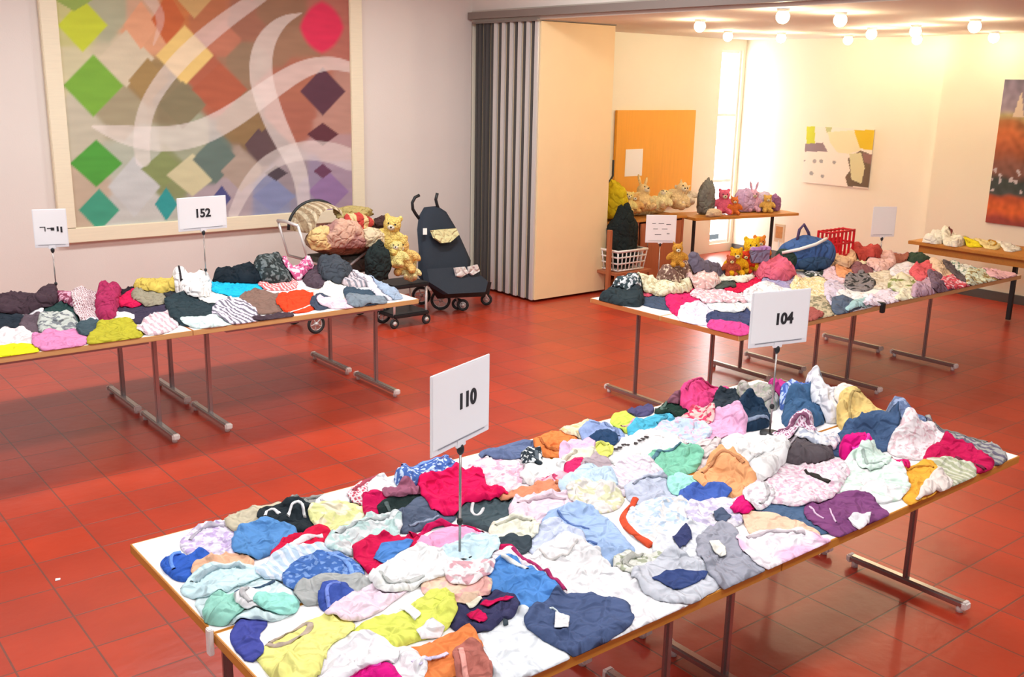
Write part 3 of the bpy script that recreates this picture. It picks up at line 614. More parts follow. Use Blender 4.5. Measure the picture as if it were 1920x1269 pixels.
('fg',"stack of white shirts in the middle left of sign 104's pole",'shirt','F4F2EC','','',0,0.08,[3239,2641,3469,2676,3572,2551,3497,2424,3356,2355,3154,2313,3120,2366,3095,2484],[('collar','D0D0D0','B',0.8,[3165,2375,3299,2426,3407,2425])]),
('fg',"navy knitted cap on grey lining left of sign 104's pole",'cap','203850','','',0,0.07,[3632,2834,3849,2936,3906,2844,3794,2737,3628,2743],[('lining','8898B0','B',2.2,[3616,2771,3702,2755,3786,2743])]),
('fg','soft pink cardigan below the navy cap','cardigan','F0B4D6','','',0,0.05,[3329,2735,3549,2898,3747,2901,3621,2736,3490,2723,3311,2665],[]),
('fg','cream and red patterned blouse below the hot pink scarf','blouse','F8C8C0','speck','D84868',50.0,0.05,[3376,2956,3599,3076,3677,3001,3545,2882,3429,2891],[]),
('fg','pale blue top with pastel print below the turquoise towel','top','C8DCEC','speck','E8C8DC',50.0,0.04,[3170,2955,3446,3040,3507,2856,3346,2743,3171,2818],[]),
('fg','white T-shirt with a line of dark lettering','t-shirt','F6F2EE','','',0,0.04,[2897,2933,3191,3001,3244,2919,3235,2739,3117,2664,2952,2707,2843,2756,2860,2849],[('lettering','484040','L',10.0,[2931,2893,3007,2903,3079,2909,3147,2919]),('lettering','404040','B',0.7,[3030,2774,3102,2770,3165,2757])]),
('fg','cream hooded top with brown dots right of the lettered T-shirt','top','E8D8D6','speck','604848',18.0,0.04,[3172,2720,3343,2753,3313,2651,3143,2539,3057,2587],[]),
('fg','mint and teal swimsuit below the lettered T-shirt','swimsuit','84CCAE','','',0,0.04,[2905,2711,3087,2772,3203,2650,3065,2559,2919,2585,2858,2629],[('strap','5C8494','B',1.8,[2895,2674,3020,2734,3101,2723,3139,2711])]),
('fg','small navy jacket below the light blue denim shirt','jacket','264468','','',0,0.04,[2914,3061,3076,3092,3016,2979,2925,2962],[]),
('fg','yellow bobble hat in front of the small navy jacket','hat','EAF074','','',0,0.05,[2846,2967,2946,3009,2931,2929,2849,2877,2805,2909],[]),
('fg','pink lilac sun hat right of the orange jumper','hat','F2C6E6','','',0,0.05,[2722,3016,2855,3084,2918,3038,2813,2919,2693,2921],[]),
('fg','cream long sleeved top below the pink lilac hat','top','F8F0D6','','',0,0.03,[2603,2933,2766,2968,2835,2934,2736,2822,2592,2840],[]),
('fg','crimson ribbed scarf below the cream long sleeved top','scarf','DC2C6C','','',0,0.03,[2556,2866,2690,2900,2732,2870,2667,2800,2535,2776],[]),
('fg','mauve grey legging between crimson scarf and striped white top','legging','B6A6AC','','',0,0.03,[2696,2851,2846,2887,2778,2770,2667,2687,2661,2761],[]),
('fg','white cotton nappy cloth right of the floral cot sheet','cloth','F4F8F4','','',0,0.04,[2423,2916,2574,2988,2650,2933,2512,2789,2400,2815],[]),
('fg',"black and white printed bib under the steel blue jeans' right end",'bib','2C3840','speck','E8F0F0',60.0,0.04,[2574,3087,2639,3119,2643,3077,2554,2965,2510,2982],[]),
('fg','pink ruffled collar top right of the white nappy cloth','top','F0C0CC','speck','C84870',40.0,0.03,[2418,2820,2515,2818,2577,2808,2497,2696,2402,2720],[]),
('fg','rust brown scarf lying in a thin line','scarf','E0906C','','',0,0.03,[2209,2810,2386,2797,2481,2741,2479,2670,2342,2713,2219,2740],[]),
('fg',"big crimson pullover with spread sleeves around sign 110's pole",'pullover','E20A58','','',0,0.05,[2020,3054,2158,3055,2276,3110,2298,3059,2258,2969,2198,2879,2276,2855,2228,2787,2119,2792,2069,2853,1993,2787,1945,2787,1989,2949],[]),
('fg','striped white and pink nightshirt in the middle of the table','nightshirt','F2E6EE','stripe','E0D0DC',30.0,0.04,[2659,2703,2928,2808,2942,2685,2860,2543,2693,2517,2605,2581],[]),
('fg','pale blue baby top left of the striped nightshirt','top','C4DCF2','','',0,0.04,[2521,2761,2696,2825,2731,2728,2638,2596,2503,2617,2440,2688],[]),
('fg','dusty blue grey sweater below the mint swimsuit','sweater','C2CADC','','',0,0.03,[2701,2594,2874,2572,2926,2465,2768,2352,2640,2408,2632,2514],[]),
('fg','mint ruffled skirt right of the dusty blue grey sweater','skirt','A8ECDC','','',0,0.04,[2827,2485,2950,2555,2995,2515,2886,2396,2793,2399],[]),
('fg','orange peach blouse in the middle of the right hand table','blouse','FCAE78','','',0,0.04,[3026,2521,3182,2526,3168,2375,3099,2241,2983,2228,2982,2359,2964,2453],[]),
('fg','royal blue shorts under the orange peach blouse','shorts','4666B8','','',0,0.03,[2794,2396,2925,2405,3019,2330,2848,2293,2740,2310],[]),
('fg','pale pink T-shirt in front of the rust brown scarf','t-shirt','F6D8E4','','',0,0.04,[2194,2693,2356,2730,2442,2635,2388,2539,2213,2472,2125,2515,2143,2613],[]),
('fg','grey white muslin with pale pattern','cloth','E6E2DC','speck','D8D8B4',40.0,0.03,[2473,2694,2588,2677,2627,2543,2521,2477,2426,2504,2424,2603],[]),
('fg','light denim jacket with wide collar in the middle of the left hand table','denim jacket','A4C0E6','','',0,0.05,[2142,2448,2267,2564,2415,2551,2416,2454,2393,2346,2304,2163,2188,2147,2157,2218,2138,2331],[('seam','6C88C0','B',0.8,[2260,2511,2264,2429,2301,2385]),('seam','6C88C0','B',0.8,[2256,2392,2214,2306,2236,2275])]),
('fg','pale blue muslin cloth left of the light denim jacket','cloth','CCD6F0','','',0,0.03,[2051,2426,2196,2511,2234,2396,2202,2305,2121,2284,2042,2352],[]),
('fg','cream knitted bonnet right of the dark hooded jacket','bonnet','EEEED8','','',0,0.03,[2025,2603,2129,2611,2169,2526,2102,2446,2000,2515],[]),
('fg','pair of dark green socks rolled beside the cream bonnet','socks','3C4850','','',0,0.03,[1978,2521,2083,2464,2025,2400,1959,2463],[]),
('fg','white patterned romper with a rust red hood edge','romper','F2EEEA','speck','C0D4E8',50.0,0.04,[2509,2403,2670,2437,2758,2342,2651,2195,2504,2150,2412,2165,2420,2287],[('hood_edge','DA5434','B',2.6,[2635,2482,2492,2416,2446,2351,2410,2267,2397,2171])]),
('fg','crimson small dress tied beside the pair of socks','dress','CC1058','','',0,0.03,[1901,2427,1945,2463,1984,2435,1954,2364,1876,2351],[]),
('fg','white T-shirt with a round neckline in the front middle','t-shirt','F8F8F8','','',0,0.03,[1985,2340,2125,2371,2200,2316,2150,2147,2151,2002,2038,1992,1948,2042,1957,2190],[('neckline','D8D4D0','B',0.8,[2047,2358,2033,2305,2071,2268,2155,2289])]),
('fg','white jersey spread at the front edge right of the navy trousers','jersey','F4F2F6','','',0,0.02,[1983,2055,2203,2123,2186,1878,2181,1813,1964,1812,1856,1828],[]),
('fg','red piping blouse under the bright blue jeans','blouse','F4E8EC','','',0,0.03,[1788,2379,1889,2411,1984,2415,1943,2105,1864,2096,1759,2216],[('piping','B03068','B',1.6,[1974,2412,1960,2288,1940,2107]),('piping','C01860','B',2.0,[1796,2382,1771,2314,1768,2227])]),
('fg','bright blue jeans with a cream waistband in the front middle','jeans','5490D6','','',0,0.04,[1817,2361,1899,2352,1927,2238,1915,2104,1796,2054,1749,2073,1766,2189,1765,2275],[('waistband','F0ECE4','B',2.2,[1873,2347,1899,2310,1908,2257])]),
('fg','pale white shirt front and centre beside the navy trousers','shirt','E8F0F8','','',0,0.03,[1547,2101,1726,2107,1750,2062,1710,1979,1708,1833,1620,1812,1474,1812,1488,1939],[('button','3C4850','P',0,[1663,2074,1677,2067,1662,2045,1648,2051])]),
('fg',"navy child's trousers with a white price tag at the front edge",'trousers','4A5A80','','',0,0.04,[1723,2038,1881,2078,1961,2069,1978,1986,2039,1940,2000,1901,1987,1864,1834,1827,1730,1812,1712,1897,1712,1987],[('price_tag','FCFCFC','P',0,[1795,1989,1829,1963,1784,1918,1751,1943]),('tag_string','E0F0F0','B',0.6,[1809,2032,1831,2028,1820,1996])]),
('fg','navy and crimson baby jacket left of the bright blue jeans','baby jacket','3E3E62','','',0,0.04,[1580,2223,1648,2260,1755,2197,1751,2103,1615,2082,1585,2067,1544,2135],[('panel','D80C58','P',0,[1597,2163,1638,2164,1620,2089,1580,2078]),('panel','D80C58','P',0,[1651,2169,1718,2176,1751,2127,1656,2135]),('lining','F0F0D8','P',0,[1644,2247,1694,2226,1673,2185,1626,2188])]),
('fg','peach top with a pastel print right of the lime shirt','top','F8D2B6','speck','F0B8B0',30.0,0.03,[1592,2409,1723,2408,1777,2297,1699,2211,1612,2252],[]),
('fg','lime green shirt near the front edge','shirt','DEE668','','',0,0.05,[1284,2287,1374,2324,1458,2281,1585,2356,1619,2285,1556,2173,1456,2165,1352,2172,1267,2147,1261,2205],[('print','F8F8F8','P',0,[1461,2321,1494,2313,1491,2245,1455,2225]),('print','F8F8FC','P',0,[1430,2181,1498,2194,1512,2153,1478,2127,1425,2146])]),
('fg','orange T-shirt with pale lettering at the front edge','t-shirt','F68A4C','','',0,0.04,[1345,2134,1409,2096,1513,2113,1554,2090,1508,1988,1423,1956,1317,1985,1326,2055],[('lettering','D8D0EC','L',16.0,[1325,2017,1374,2018,1419,2018,1469,2020])]),
('fg','brown and cream bib right of the orange T-shirt','bib','B46C60','','',0,0.03,[1464,2023,1508,2017,1464,1886,1407,1843,1390,1886],[]),
('fg','white frilled blouse at the front edge left of the orange T-shirt','blouse','FAF6FA','','',0,0.03,[1261,2148,1359,2128,1348,2021,1276,1957,1227,1979,1227,2065],[]),
('fg','magenta leggings at the very front edge','leggings','DA1084','','',0,0.04,[1083,2076,1174,2130,1266,2084,1242,1957,1133,1924,1069,1973],[]),
('fg','white long nightshirt between the yellow top and the lime shirt','nightshirt','F4EEF6','','',0,0.03,[1031,2203,1122,2307,1253,2300,1310,2207,1311,2097,1233,2091,1152,2121,1063,2073],[]),
('fg','yellow top with a grey twisted collar near the left end','top','F8F08C','','',0,0.04,[1033,2375,1130,2372,1256,2425,1318,2359,1268,2286,1167,2267,1069,2132,1015,2142,1023,2302],[('twisted_collar','B8A898','B',2.0,[1073,2389,1147,2406,1208,2415,1196,2369,1121,2336,1068,2355,1066,2384])]),
('fg','navy blue sleeve top at the left end beside the seam','top','464EA0','','',0,0.03,[1027,2508,1100,2554,1108,2503,1054,2463,1027,2357,997,2346,1004,2447],[]),
('fg','pale teal romper with thin navy piping near the left end','romper','D6F0F4','','',0,0.04,[1012,2750,1143,2824,1218,2791,1242,2672,1251,2572,1176,2500,1057,2551,995,2612],[('piping','486078','B',0.8,[1082,2657,1124,2708,1166,2685,1198,2670,1235,2694])]),
('fg','mint green cloth at the left end below the teal romper','cloth','98D6C4','','',0,0.03,[980,2617,1044,2715,1090,2656,1068,2583,1008,2570],[]),
('fg','white bonnet with mint edge lying on the teal romper','bonnet','F4F4F6','','',0,0.05,[1084,2626,1132,2672,1158,2644,1143,2582,1099,2568],[]),
('fg','mint green bodysuit right of the white bonnet','bodysuit','9CE2D4','','',0,0.03,[1134,2600,1197,2613,1238,2555,1195,2499,1123,2549],[]),
('fg','royal blue tights crumpled at the left end','tights','3464C6','','',0,0.04,[1018,3055,1069,3061,1079,3010,1125,3034,1141,2973,1137,2920,1060,2881,1023,2895,998,2954],[]),
('fg','peach pink bodysuit right of the royal blue tights','bodysuit','F8BE9C','','',0,0.03,[1058,2910,1148,2964,1247,2919,1220,2850,1112,2879,1074,2850],[]),
('fg','pale aqua shirt below the peach pink bodysuit','shirt','CEECF6','','',0,0.03,[1002,2847,1120,2896,1224,2843,1251,2767,1160,2734,1049,2728,1002,2787],[]),
('fg','mid blue jeans right of the pale lilac dress','jeans','5A92CE','','',0,0.04,[1267,3065,1347,3113,1461,3035,1430,2950,1333,2914,1251,2902,1229,2967],[]),
('fg','crimson and white sailor blouse right of the mid blue jeans','sailor blouse','DA1644','','',0,0.03,[1309,2864,1449,2947,1555,2982,1519,2848,1464,2859,1352,2833],[('white_front','FCF4F8','B',2.4,[1323,2854,1447,2923,1518,2902])]),
('fg','pale blue striped shirt below the crimson sailor blouse','shirt','C4DCF2','stripe','E8F0FC',20.0,0.03,[1214,2781,1327,2861,1478,2848,1513,2748,1490,2673,1321,2697,1246,2709],[]),
('fg','dark blue patterned jeans near the left end','jeans','446EB4','speck','7CA0D8',60.0,0.04,[1271,2689,1383,2780,1469,2756,1508,2655,1475,2574,1374,2583,1302,2588,1269,2638],[]),
('fg','grey linen shorts below the dark blue patterned jeans','shorts','AEB2B0','','',0,0.03,[1269,2610,1388,2608,1495,2546,1471,2486,1392,2514,1305,2517,1259,2531],[]),
('fg','small navy skirt below the grey linen shorts','skirt','3E56A8','','',0,0.03,[1334,2562,1392,2548,1395,2487,1349,2464,1288,2449],[]),
('fg','pale pink vest between the small navy skirt and the lime shirt','vest','F2D8E6','','',0,0.03,[1326,2457,1469,2483,1577,2450,1455,2385,1323,2361,1268,2403],[]),
('fg','white pastel print shirt left of the crimson bag','shirt','E2EEEE','speck','C0E0DC',40.0,0.03,[1533,2880,1696,2934,1814,2905,1757,2779,1625,2735,1519,2738,1490,2809],[]),
('fg','crimson cloth bag with a blue denim pocket','cloth bag','D20E4C','','',0,0.04,[1552,2759,1639,2765,1769,2722,1778,2627,1719,2556,1671,2611,1514,2540],[('pocket','5088D0','P',0,[1567,2645,1636,2707,1704,2697,1733,2655,1691,2626,1577,2594])]),
('fg',"rose pink hooded top with a crimson edge left of sign 110's pole",'top','F6A6CC','','',0,0.04,[1758,2647,1896,2716,1973,2654,1971,2563,1906,2492,1829,2495,1712,2552],[('hood_edge','CC1058','B',2.0,[1752,2703,1850,2750,1945,2736,1985,2661,1984,2596])]),
('fg',"pale blue white top at the foot of sign 110's pole",'top','CCE8F6','','',0,0.03,[1706,2552,1847,2551,2002,2567,1928,2446,1833,2410,1694,2439],[]),
('fg','white smocked dress below the crimson bag','dress','F4F8F4','','',0,0.03,[1505,2543,1669,2608,1737,2582,1767,2422,1630,2424,1469,2432],[]),
('fg','small white cotton vest right of the small white smocked dress','vest','F8F0F2','speck','D8A8B0',40.0,0.03,[1711,2436,1809,2437,1854,2366,1765,2306,1682,2350],[]),
('fg','white and lilac shirt with a slate star patch','shirt','EAE6EE','speck','C8C0DC',50.0,0.03,[2734,2315,2969,2268,2920,2167,2758,2110,2650,2189],[('star_patch','505E78','P',0,[2766,2208,2827,2223,2817,2194,2806,2155,2757,2139,2714,2154])]),
('fg','pale blue shirt with a navy square patch','shirt','E6EAF6','','',0,0.03,[2427,2169,2615,2198,2666,2133,2478,1991,2361,2020,2364,2114],[('patch','3A426E','P',0,[2473,2146,2576,2177,2567,2141,2537,2110,2446,2084])]),
('fg','white crinkled camouflage cloth below the light denim jacket','cloth','E4E6DC','speck','A8B098',60.0,0.03,[2183,2142,2320,2152,2428,2023,2318,2042,2176,2036],[]),
('fg','grey shorts with a navy pocket flap near the front edge','shorts','CACED6','','',0,0.04,[2168,2038,2355,2062,2447,1946,2364,1852,2153,1831,2145,1945],[('pocket_flap','36487C','P',0,[2197,1980,2289,2002,2388,1910,2340,1883,2195,1887])]),
('fg','grey T-shirt with a cream print near the front edge','t-shirt','A0A2AE','','',0,0.04,[2526,2081,2694,2130,2747,2119,2692,2033,2598,1946,2592,1863,2531,1812,2365,1812,2379,1863],[('cream_print','F0ECE0','P',0,[2549,2043,2596,2040,2575,1994,2533,1955,2503,1957,2514,1999])]),
('fg','peach coral trousers below the slate blue jeans','trousers','FACAAC','','',0,0.03,[2860,2139,2931,2087,2950,1958,2938,1868,2800,1895,2757,2011],[]),
('fg','white and pink baby blanket at the front edge right of the grey T-shirt','blanket','F6E8EE','blob','F0C0DC',6.0,0.02,[2695,2030,2799,1985,2913,1885,2935,1812,2704,1812,2571,1832,2629,1954],[]),
('fg','crimson pompom with a cord above the slate star patch','pompom','E21074','','',0,0.04,[2874,2196,2958,2233,2958,2190,2878,2139,2847,2156],[('cord','C83878','B',1.0,[2942,2195,3005,2181,3080,2222,3111,2266])]),
('fg','white lace top left of the crimson pompom','blouse','F2ECEE','speck','D8C8D0',60.0,0.02,[3028,2262,3171,2291,3070,2167,2946,2134,2913,2158],[]),
('left','dark green bundle beneath the leftmost sign','jacket','26403E','','',0,0.06,[1627,7026,1764,7297,1883,7218,1834,6849,1713,6563,1581,6617],[]),
('left','burgundy patterned blouse right behind the leftmost sign','blouse','8C4058','speck','D8A0B4',40.0,0.058,[1819,7440,1947,7465,2041,7465,1905,6907,1810,6835,1789,7206],[]),
('left','white towel at the far left of the wall table','towel','EEE6EA','','',0,0.04,[1377,7219,1569,7129,1622,6959,1569,6774,1454,6851,1325,6975],[]),
('left','black top below the white towel','top','202A34','','',0,0.03,[1330,7002,1478,6957,1526,6781,1459,6584,1341,6631,1263,6684],[]),
('left','brown grey cardigan right of the black top','cardigan','605058','','',0,0.04,[1489,6810,1571,6755,1521,6414,1408,6207,1397,6402],[]),
('left','pale pink shirt at the front far left','shirt','E6DADA','','',0,0.03,[1244,6598,1394,6595,1421,6430,1406,6177,1312,6123,1165,6224],[]),
('left','bright yellow strip of cloth on the front edge at the far left','cloth','EAEA1C','','',0,0.02,[1159,6198,1323,6172,1383,6087,1327,6000,1113,6000],[]),
('left','grey and white patterned top above the pink T-shirt','top','C0C4BC','speck','787C80',40.0,0.04,[1566,6687,1668,6744,1733,6592,1727,6390,1595,6299,1505,6376],[]),
('left','mauve pink T-shirt on the front edge of the wall table','t-shirt','DA88B4','','',0,0.03,[1422,6241,1523,6376,1696,6307,1644,6044,1453,6000,1396,6066],[]),
('left','red and grey plaid shirt left of the magenta pullover','shirt','906068','plaid','E0D0D0',40.0,0.05,[2013,7449,2180,7465,2113,7100,1930,6628,1786,6580,1854,6945],[]),
('left','dark purple trousers across the middle of the wall table','trousers','3C3448','','',0,0.04,[2155,7190,2169,6928,2333,6819,2485,6886,2305,6407,2063,6352,1979,6589],[]),
('left','black folded leggings at the back next to the magenta pullover','leggings','282028','','',0,0.051,[2259,7465,2439,7465,2418,7340,2211,7293],[]),
('left','crimson cap on the dark purple trousers','cap','D41650','','',0,0.05,[2225,7198,2371,7304,2318,7006,2201,6794,2135,6878],[]),
('left','olive grey hat right of the crimson cap','hat','98907A','','',0,0.04,[2355,7281,2511,7317,2448,6868,2289,6747,2244,6879],[]),
('left','white edged folded shirt behind the olive green top','shirt','F2EAEE','','',0,0.03,[1802,6559,2005,6640,2091,6619,2040,6434,1826,6335,1778,6435],[]),
('left','dark slate sock pair left of the olive green top','socks','40525A','','',0,0.03,[1747,6526,1856,6540,1795,6256,1684,6202],[]),
('left','olive green top on the front edge of the wall table','top','B6AE30','','',0,0.04,[1714,6154,1890,6434,2000,6466,2031,6200,1930,6000,1769,6000,1668,6000],[]),
('left','pale pink folded blouses near the front edge','blouse','F2E2E2','stripe','D0B0B8',14.0,0.05,[2037,6235,2211,6477,2330,6491,2248,6197,2086,6034,2001,6091],[]),
('left','black roll of leggings left of sign 152','leggings','2C3038','','',0,0.05,[2524,7113,2714,7268,2727,7024,2623,6804,2488,6851],[]),
('left','large black knitted jumper below sign 152','jumper','2A3A40','','',0,0.05,[2477,6944,2630,6800,2759,6715,2571,6160,2436,6052,2292,6149,2308,6431],[]),
('left',"white shirt spread around sign 152's pole",'shirt','EEECE6','','',0,0.03,[2672,6949,2939,7364,2854,6941,2816,6701,2699,6466,2649,6705],[]),
('left','pale teal towel corner under the large black jumper','towel','D8ECE8','','',0,0.02,[2302,6251,2494,6194,2623,6070,2424,6028,2336,6053],[]),
('left','cyan T-shirt in the middle of the wall table','t-shirt','1CB8DE','','',0,0.042,[2911,7214,3147,7465,3223,7366,3422,7465,3249,7068,3025,6787,2882,6835,2846,7019],[]),
('left','coral red striped shirt right of the cyan T-shirt','shirt','EA7474','stripe','F8D0D0',20.0,0.04,[3295,7224,3540,7412,3532,7096,3366,6804,3202,6912],[]),
('left','taupe brown trousers below the coral red shirt','trousers','84685C','','',0,0.04,[2911,6735,3133,6839,3197,6636,3050,6240,2858,6169,2792,6311],[]),
('left','white and grey striped shirt at the front edge below the cyan T-shirt','shirt','E2D8E6','stripe','787480',16.0,0.03,[2619,6459,2868,6710,2830,6378,2715,6000,2561,6011,2536,6208],[]),
('left','dark brown belt bag on the front edge','bag','483840','','',0,0.03,[2750,6102,2987,6114,2946,6000,2726,6000],[]),
('left','bright red orange top near the front edge','top','F4441E','','',0,0.04,[3128,6547,3406,6778,3397,6459,3238,6176,3050,6080,3003,6210],[('white_hem','F4E4DC','B',1.2,[2976,6091,3087,6114,3276,6256])]),
('left','purple grey anorak right of the pink scarf','anorak','54444E','','',0,0.06,[3773,7383,4005,7465,4005,7465,3875,6931,3559,6728,3557,6930],[]),
('left','white T-shirt with a faint print right of the red orange top','t-shirt','F6EADE','','',0,0.04,[3453,6582,3739,6807,3712,6578,3619,6290,3448,6205,3368,6389],[]),
('left','navy folded cardigan left of the pink folded top','cardigan','404A5C','','',0,0.03,[3290,6322,3446,6438,3330,6147,3180,6084],[]),
('left','pink folded top on the front edge right','top','F2D0DC','','',0,0.03,[3327,6297,3537,6179,3413,6010,3271,6145],[]),
('left','dark slate jeans right of the white faint print T-shirt','jeans','3C4E5E','','',0,0.04,[3685,6547,3821,6387,3738,6100,3550,6010,3498,6172],[]),
('left','light grey jeans on the front edge near the right end','jeans','7E8A94','','',0,0.03,[3566,6291,3707,6198,3727,6054,3572,6000,3436,6035],[]),
('left','grey and pink patterned stack near the black bag','shirt stack','D8C8CC','stripe','888890',18.0,0.06,[3934,7139,4005,7303,4005,7091,3967,6612,3791,6651,3794,6905],[]),
('left','white lavender shirt at the right end of the wall table','shirt','EAE6F2','','',0,0.04,[4005,7117,4005,7001,4005,6735,4005,6783,4005,6392,3776,6075,3760,6196,3944,6623],[]),
('left','light denim jeans on the right corner of the wall table','jeans','A0B2C8','','',0,0.03,[4005,6623,4005,6768,4005,6442,3885,6103,3791,6099],[]),
('left','dark maroon stack of pullovers at the far left of the wall table','pullover stack','44323A','','',0,0.082,[1459,7465,1604,7465,1725,7465,1837,7433,1706,6942,1549,6970,1340,7035],[]),
('left','magenta pullover sleeve beside the plaid shirt','pullover','A82C58','','',0,0.084,[2196,7465,2298,7465,2114,6985,1963,6555,1884,6517,2085,7218],[]),
('left','ochre yellow scarf at the back of the wall table','scarf','DAC05C','','',0,0.082,[2436,7465,2667,7465,2753,7397,2656,7145,2501,7176,2395,7315],[]),
('left',"white top with dark yellow collar left of sign 152's pole",'top','F6EEEA','','',0,0.119,[2668,7343,2909,7465,2976,7465,2765,6944,2613,6752,2585,6948],[('collar','E8C868','B',1.5,[2833,7465,2868,7465,2862,7293]),('shoulder_strap','30282C','B',1.5,[2753,7465,2686,7283,2610,7023])]),
('left','black fleece jacket at the back edge behind the cyan T-shirt','fleece jacket','1C262E','','',0,0.11,[2990,7398,3201,7465,3399,7465,3581,7465,3519,7383,3299,7094,3063,7247],[]),
('left','black and grey camouflage jacket at the back edge','jacket','303838','speck','707878',40.0,0.127,[3394,7465,3648,7465,3564,7342,3463,7027,3235,7071],[]),
('left','pink patterned scarf at the back edge','scarf','D86090','speck','F8D8E4',40.0,0.092,[3648,7465,3853,7465,3773,7290,3585,7108,3522,7202],[]),
('left','dark grey coat at the back right','coat','424850','','',0,0.095,[3937,7433,4005,7465,4005,7465,4005,7043,3744,6731,3659,6863],[]),
('t3','dark slate jeans along the left edge of the far table','jeans','46546A','','',0,0.03,[5532,5323,5728,5244,5560,4883,5325,4610,5230,4777,5231,5012],[]),
('t3','small red top beside the cream patterned blanket','top','D05068','','',0,0.03,[5556,5307,5743,5360,5528,5134,5353,5065],[]),
('t3','hot pink jacket bundled by the left edge','jacket','DC2468','','',0,0.05,[5689,5054,5991,5176,5787,4895,5367,4580,5150,4504,5266,4709,5487,4954],[]),
('t3','white lilac shirt on the left edge right of the hot pink jacket','shirt','EAE2F6','','',0,0.03,[5345,4659,5598,4724,5485,4503,5153,4222,5080,4345,5091,4470],[]),
('t3',"navy jeans left of sign 104's board on the far table",'jeans','3E4668','','',0,0.04,[5358,4435,5599,4478,5694,4373,5322,4060,5174,4105,5121,4232],[]),
('t3','magenta cloth hanging at the front left corner of the far table','cloth','DC4890','','',0,0.02,[5131,4267,5254,4147,5280,4039,5081,3932,5030,4070],[]),
('t3','white folded top behind the navy jeans','top','F2F2EC','','',0,0.03,[5693,4750,5871,4677,5762,4422,5551,4357,5451,4465],[]),
('t3','pink patterned dress in the left middle of the far table','dress','E8B8C0','speck','F8F0F0',50.0,0.04,[5778,4982,6178,5090,6160,4851,5964,4582,5755,4631,5594,4716],[]),
('t3','crimson trousers in the middle of the far table','trousers','DA1848','','',0,0.04,[6310,5081,6674,5168,6805,5084,6310,4753,6088,4778,6089,4898],[]),
('t3','dark green top left of those crimson trousers','top','485048','','',0,0.04,[6286,5176,6522,5211,6182,4911,6056,4944],[]),
('t3','white cream towel in front of the yellow soft toys','towel','F2EED8','','',0,0.05,[6367,5330,6788,5360,6860,5238,6550,5048,6279,5066],[]),
('t3','pale rose shirt below the rose red jumper','shirt','E8C8C8','','',0,0.04,[6873,5181,7193,5179,7137,4953,6744,4773,6628,4927],[]),
('t3','lavender grey skirt left of the cream lace dress','skirt','A8A0C4','','',0,0.04,[6584,4956,6944,4994,6837,4738,6472,4525,6310,4632],[]),
('t3',"white blouse right behind the top of sign 104's board",'blouse','F0EEF6','','',0,0.04,[6094,4726,6580,4932,6516,4717,6515,4497,6279,4328,5916,4524],[]),
('t3',"cream lace dress right of sign 104's board",'dress','EEDAA0','speck','F8F0D8',60.0,0.05,[6929,4856,7293,4873,6842,4443,6242,4101,6252,4291,6541,4615],[]),
('t3',"beige camouflage shorts on the front edge right of sign 104's board",'shorts','CABA98','speck','8C8468',40.0,0.03,[6338,4322,6522,4291,6051,3925,5899,3925,6017,4086],[]),
('t3',"red brown child's shoe beside sign 104's board",'shoe','A85850','','',0,0.04,[5932,4071,6091,4107,5997,3967,5780,3925,5706,3925],[]),
('t3','black and white baby socks in the middle back','socks','404840','speck','F0F0F0',40.0,0.04,[7583,5205,7944,5266,7482,4875,7196,4831,7271,5011],[]),
('t3','pale pink knitted hat above the lilac grey top','hat','F6D0DA','','',0,0.05,[7581,5012,7822,5045,7442,4719,7101,4583,7180,4748],[]),
('t3','lilac grey top below the pale pink knitted hat','top','DCD0E0','','',0,0.04,[7073,4664,7131,4573,6760,4288,6248,4002,6440,4221],[]),
('t3','orange peach skirt left of the dusty mauve top','skirt','F2A474','','',0,0.05,[7786,5037,8085,5070,7793,4786,7302,4586,7401,4774],[]),
('t3','dusty mauve top in the middle back of the far table','top','906068','','',0,0.05,[7870,4951,8193,5002,7827,4734,7525,4665],[]),
('t3','cream cushion cover below the red and black cap','cushion cover','F4E6C0','','',0,0.05,[8198,5233,8562,5247,8425,5055,8002,4962],[]),
('t3','white jacket with slate jeans beneath it at the front edge','jacket','F6F6F2','','',0,0.04,[6746,4345,7016,4289,6718,3992,6331,3925,6377,4022],[]),
('t3','slate grey jeans folded on the front edge left of the clamp','jeans','5A6678','','',0,0.03,[6510,4208,6610,4142,6380,3925,6166,3925,6157,3971],[]),
('t3','pale teal top right of the slate grey jeans','top','A6CACA','','',0,0.03,[6566,4037,6801,4106,6476,3925,6226,3925],[]),
('t3','white pink romper above the edge clamp','romper','F6E2EE','','',0,0.04,[6687,4035,7261,4254,7188,4054,6808,3925,6526,3925,6456,3925],[]),
('t3','beige blanket in the middle of the far table','blanket','E6DAC4','speck','C8B8A0',30.0,0.04,[7702,4675,8078,4702,7671,4329,7248,4237,7254,4388],[]),
('t3','grey spotted leggings left of the beige blanket','leggings','908888','speck','383838',30.0,0.04,[7371,4661,7639,4687,7349,4404,6987,4308,7084,4472],[]),
('t3','white linen shirt in the right middle','shirt','EEEAF2','','',0,0.05,[8213,4764,8611,4836,8081,4452,7708,4323,7787,4497],[]),
('t3','cream T-shirt with a green motif below the white linen shirt','t-shirt','F2EAC8','blob','90985C',10.0,0.04,[7644,4429,7930,4413,7570,4129,7217,4035,7199,4169],[]),
('t3','pale cream cloth on the front edge right of the clamp','cloth','F6EECE','','',0,0.03,[7243,4076,7533,4112,7138,3925,6873,3925],[]),
('t3','coral red dress in the right middle of the far table','dress','E4646C','','',0,0.06,[8188,4555,8724,4691,8508,4473,8019,4224,7764,4223,7895,4389],[]),
('t3','mauve box shaped toilet bag on the front edge','toilet bag','CAA8BA','','',0,0.06,[7432,4097,7845,4198,7682,4011,7268,3925,7125,3925],[]),
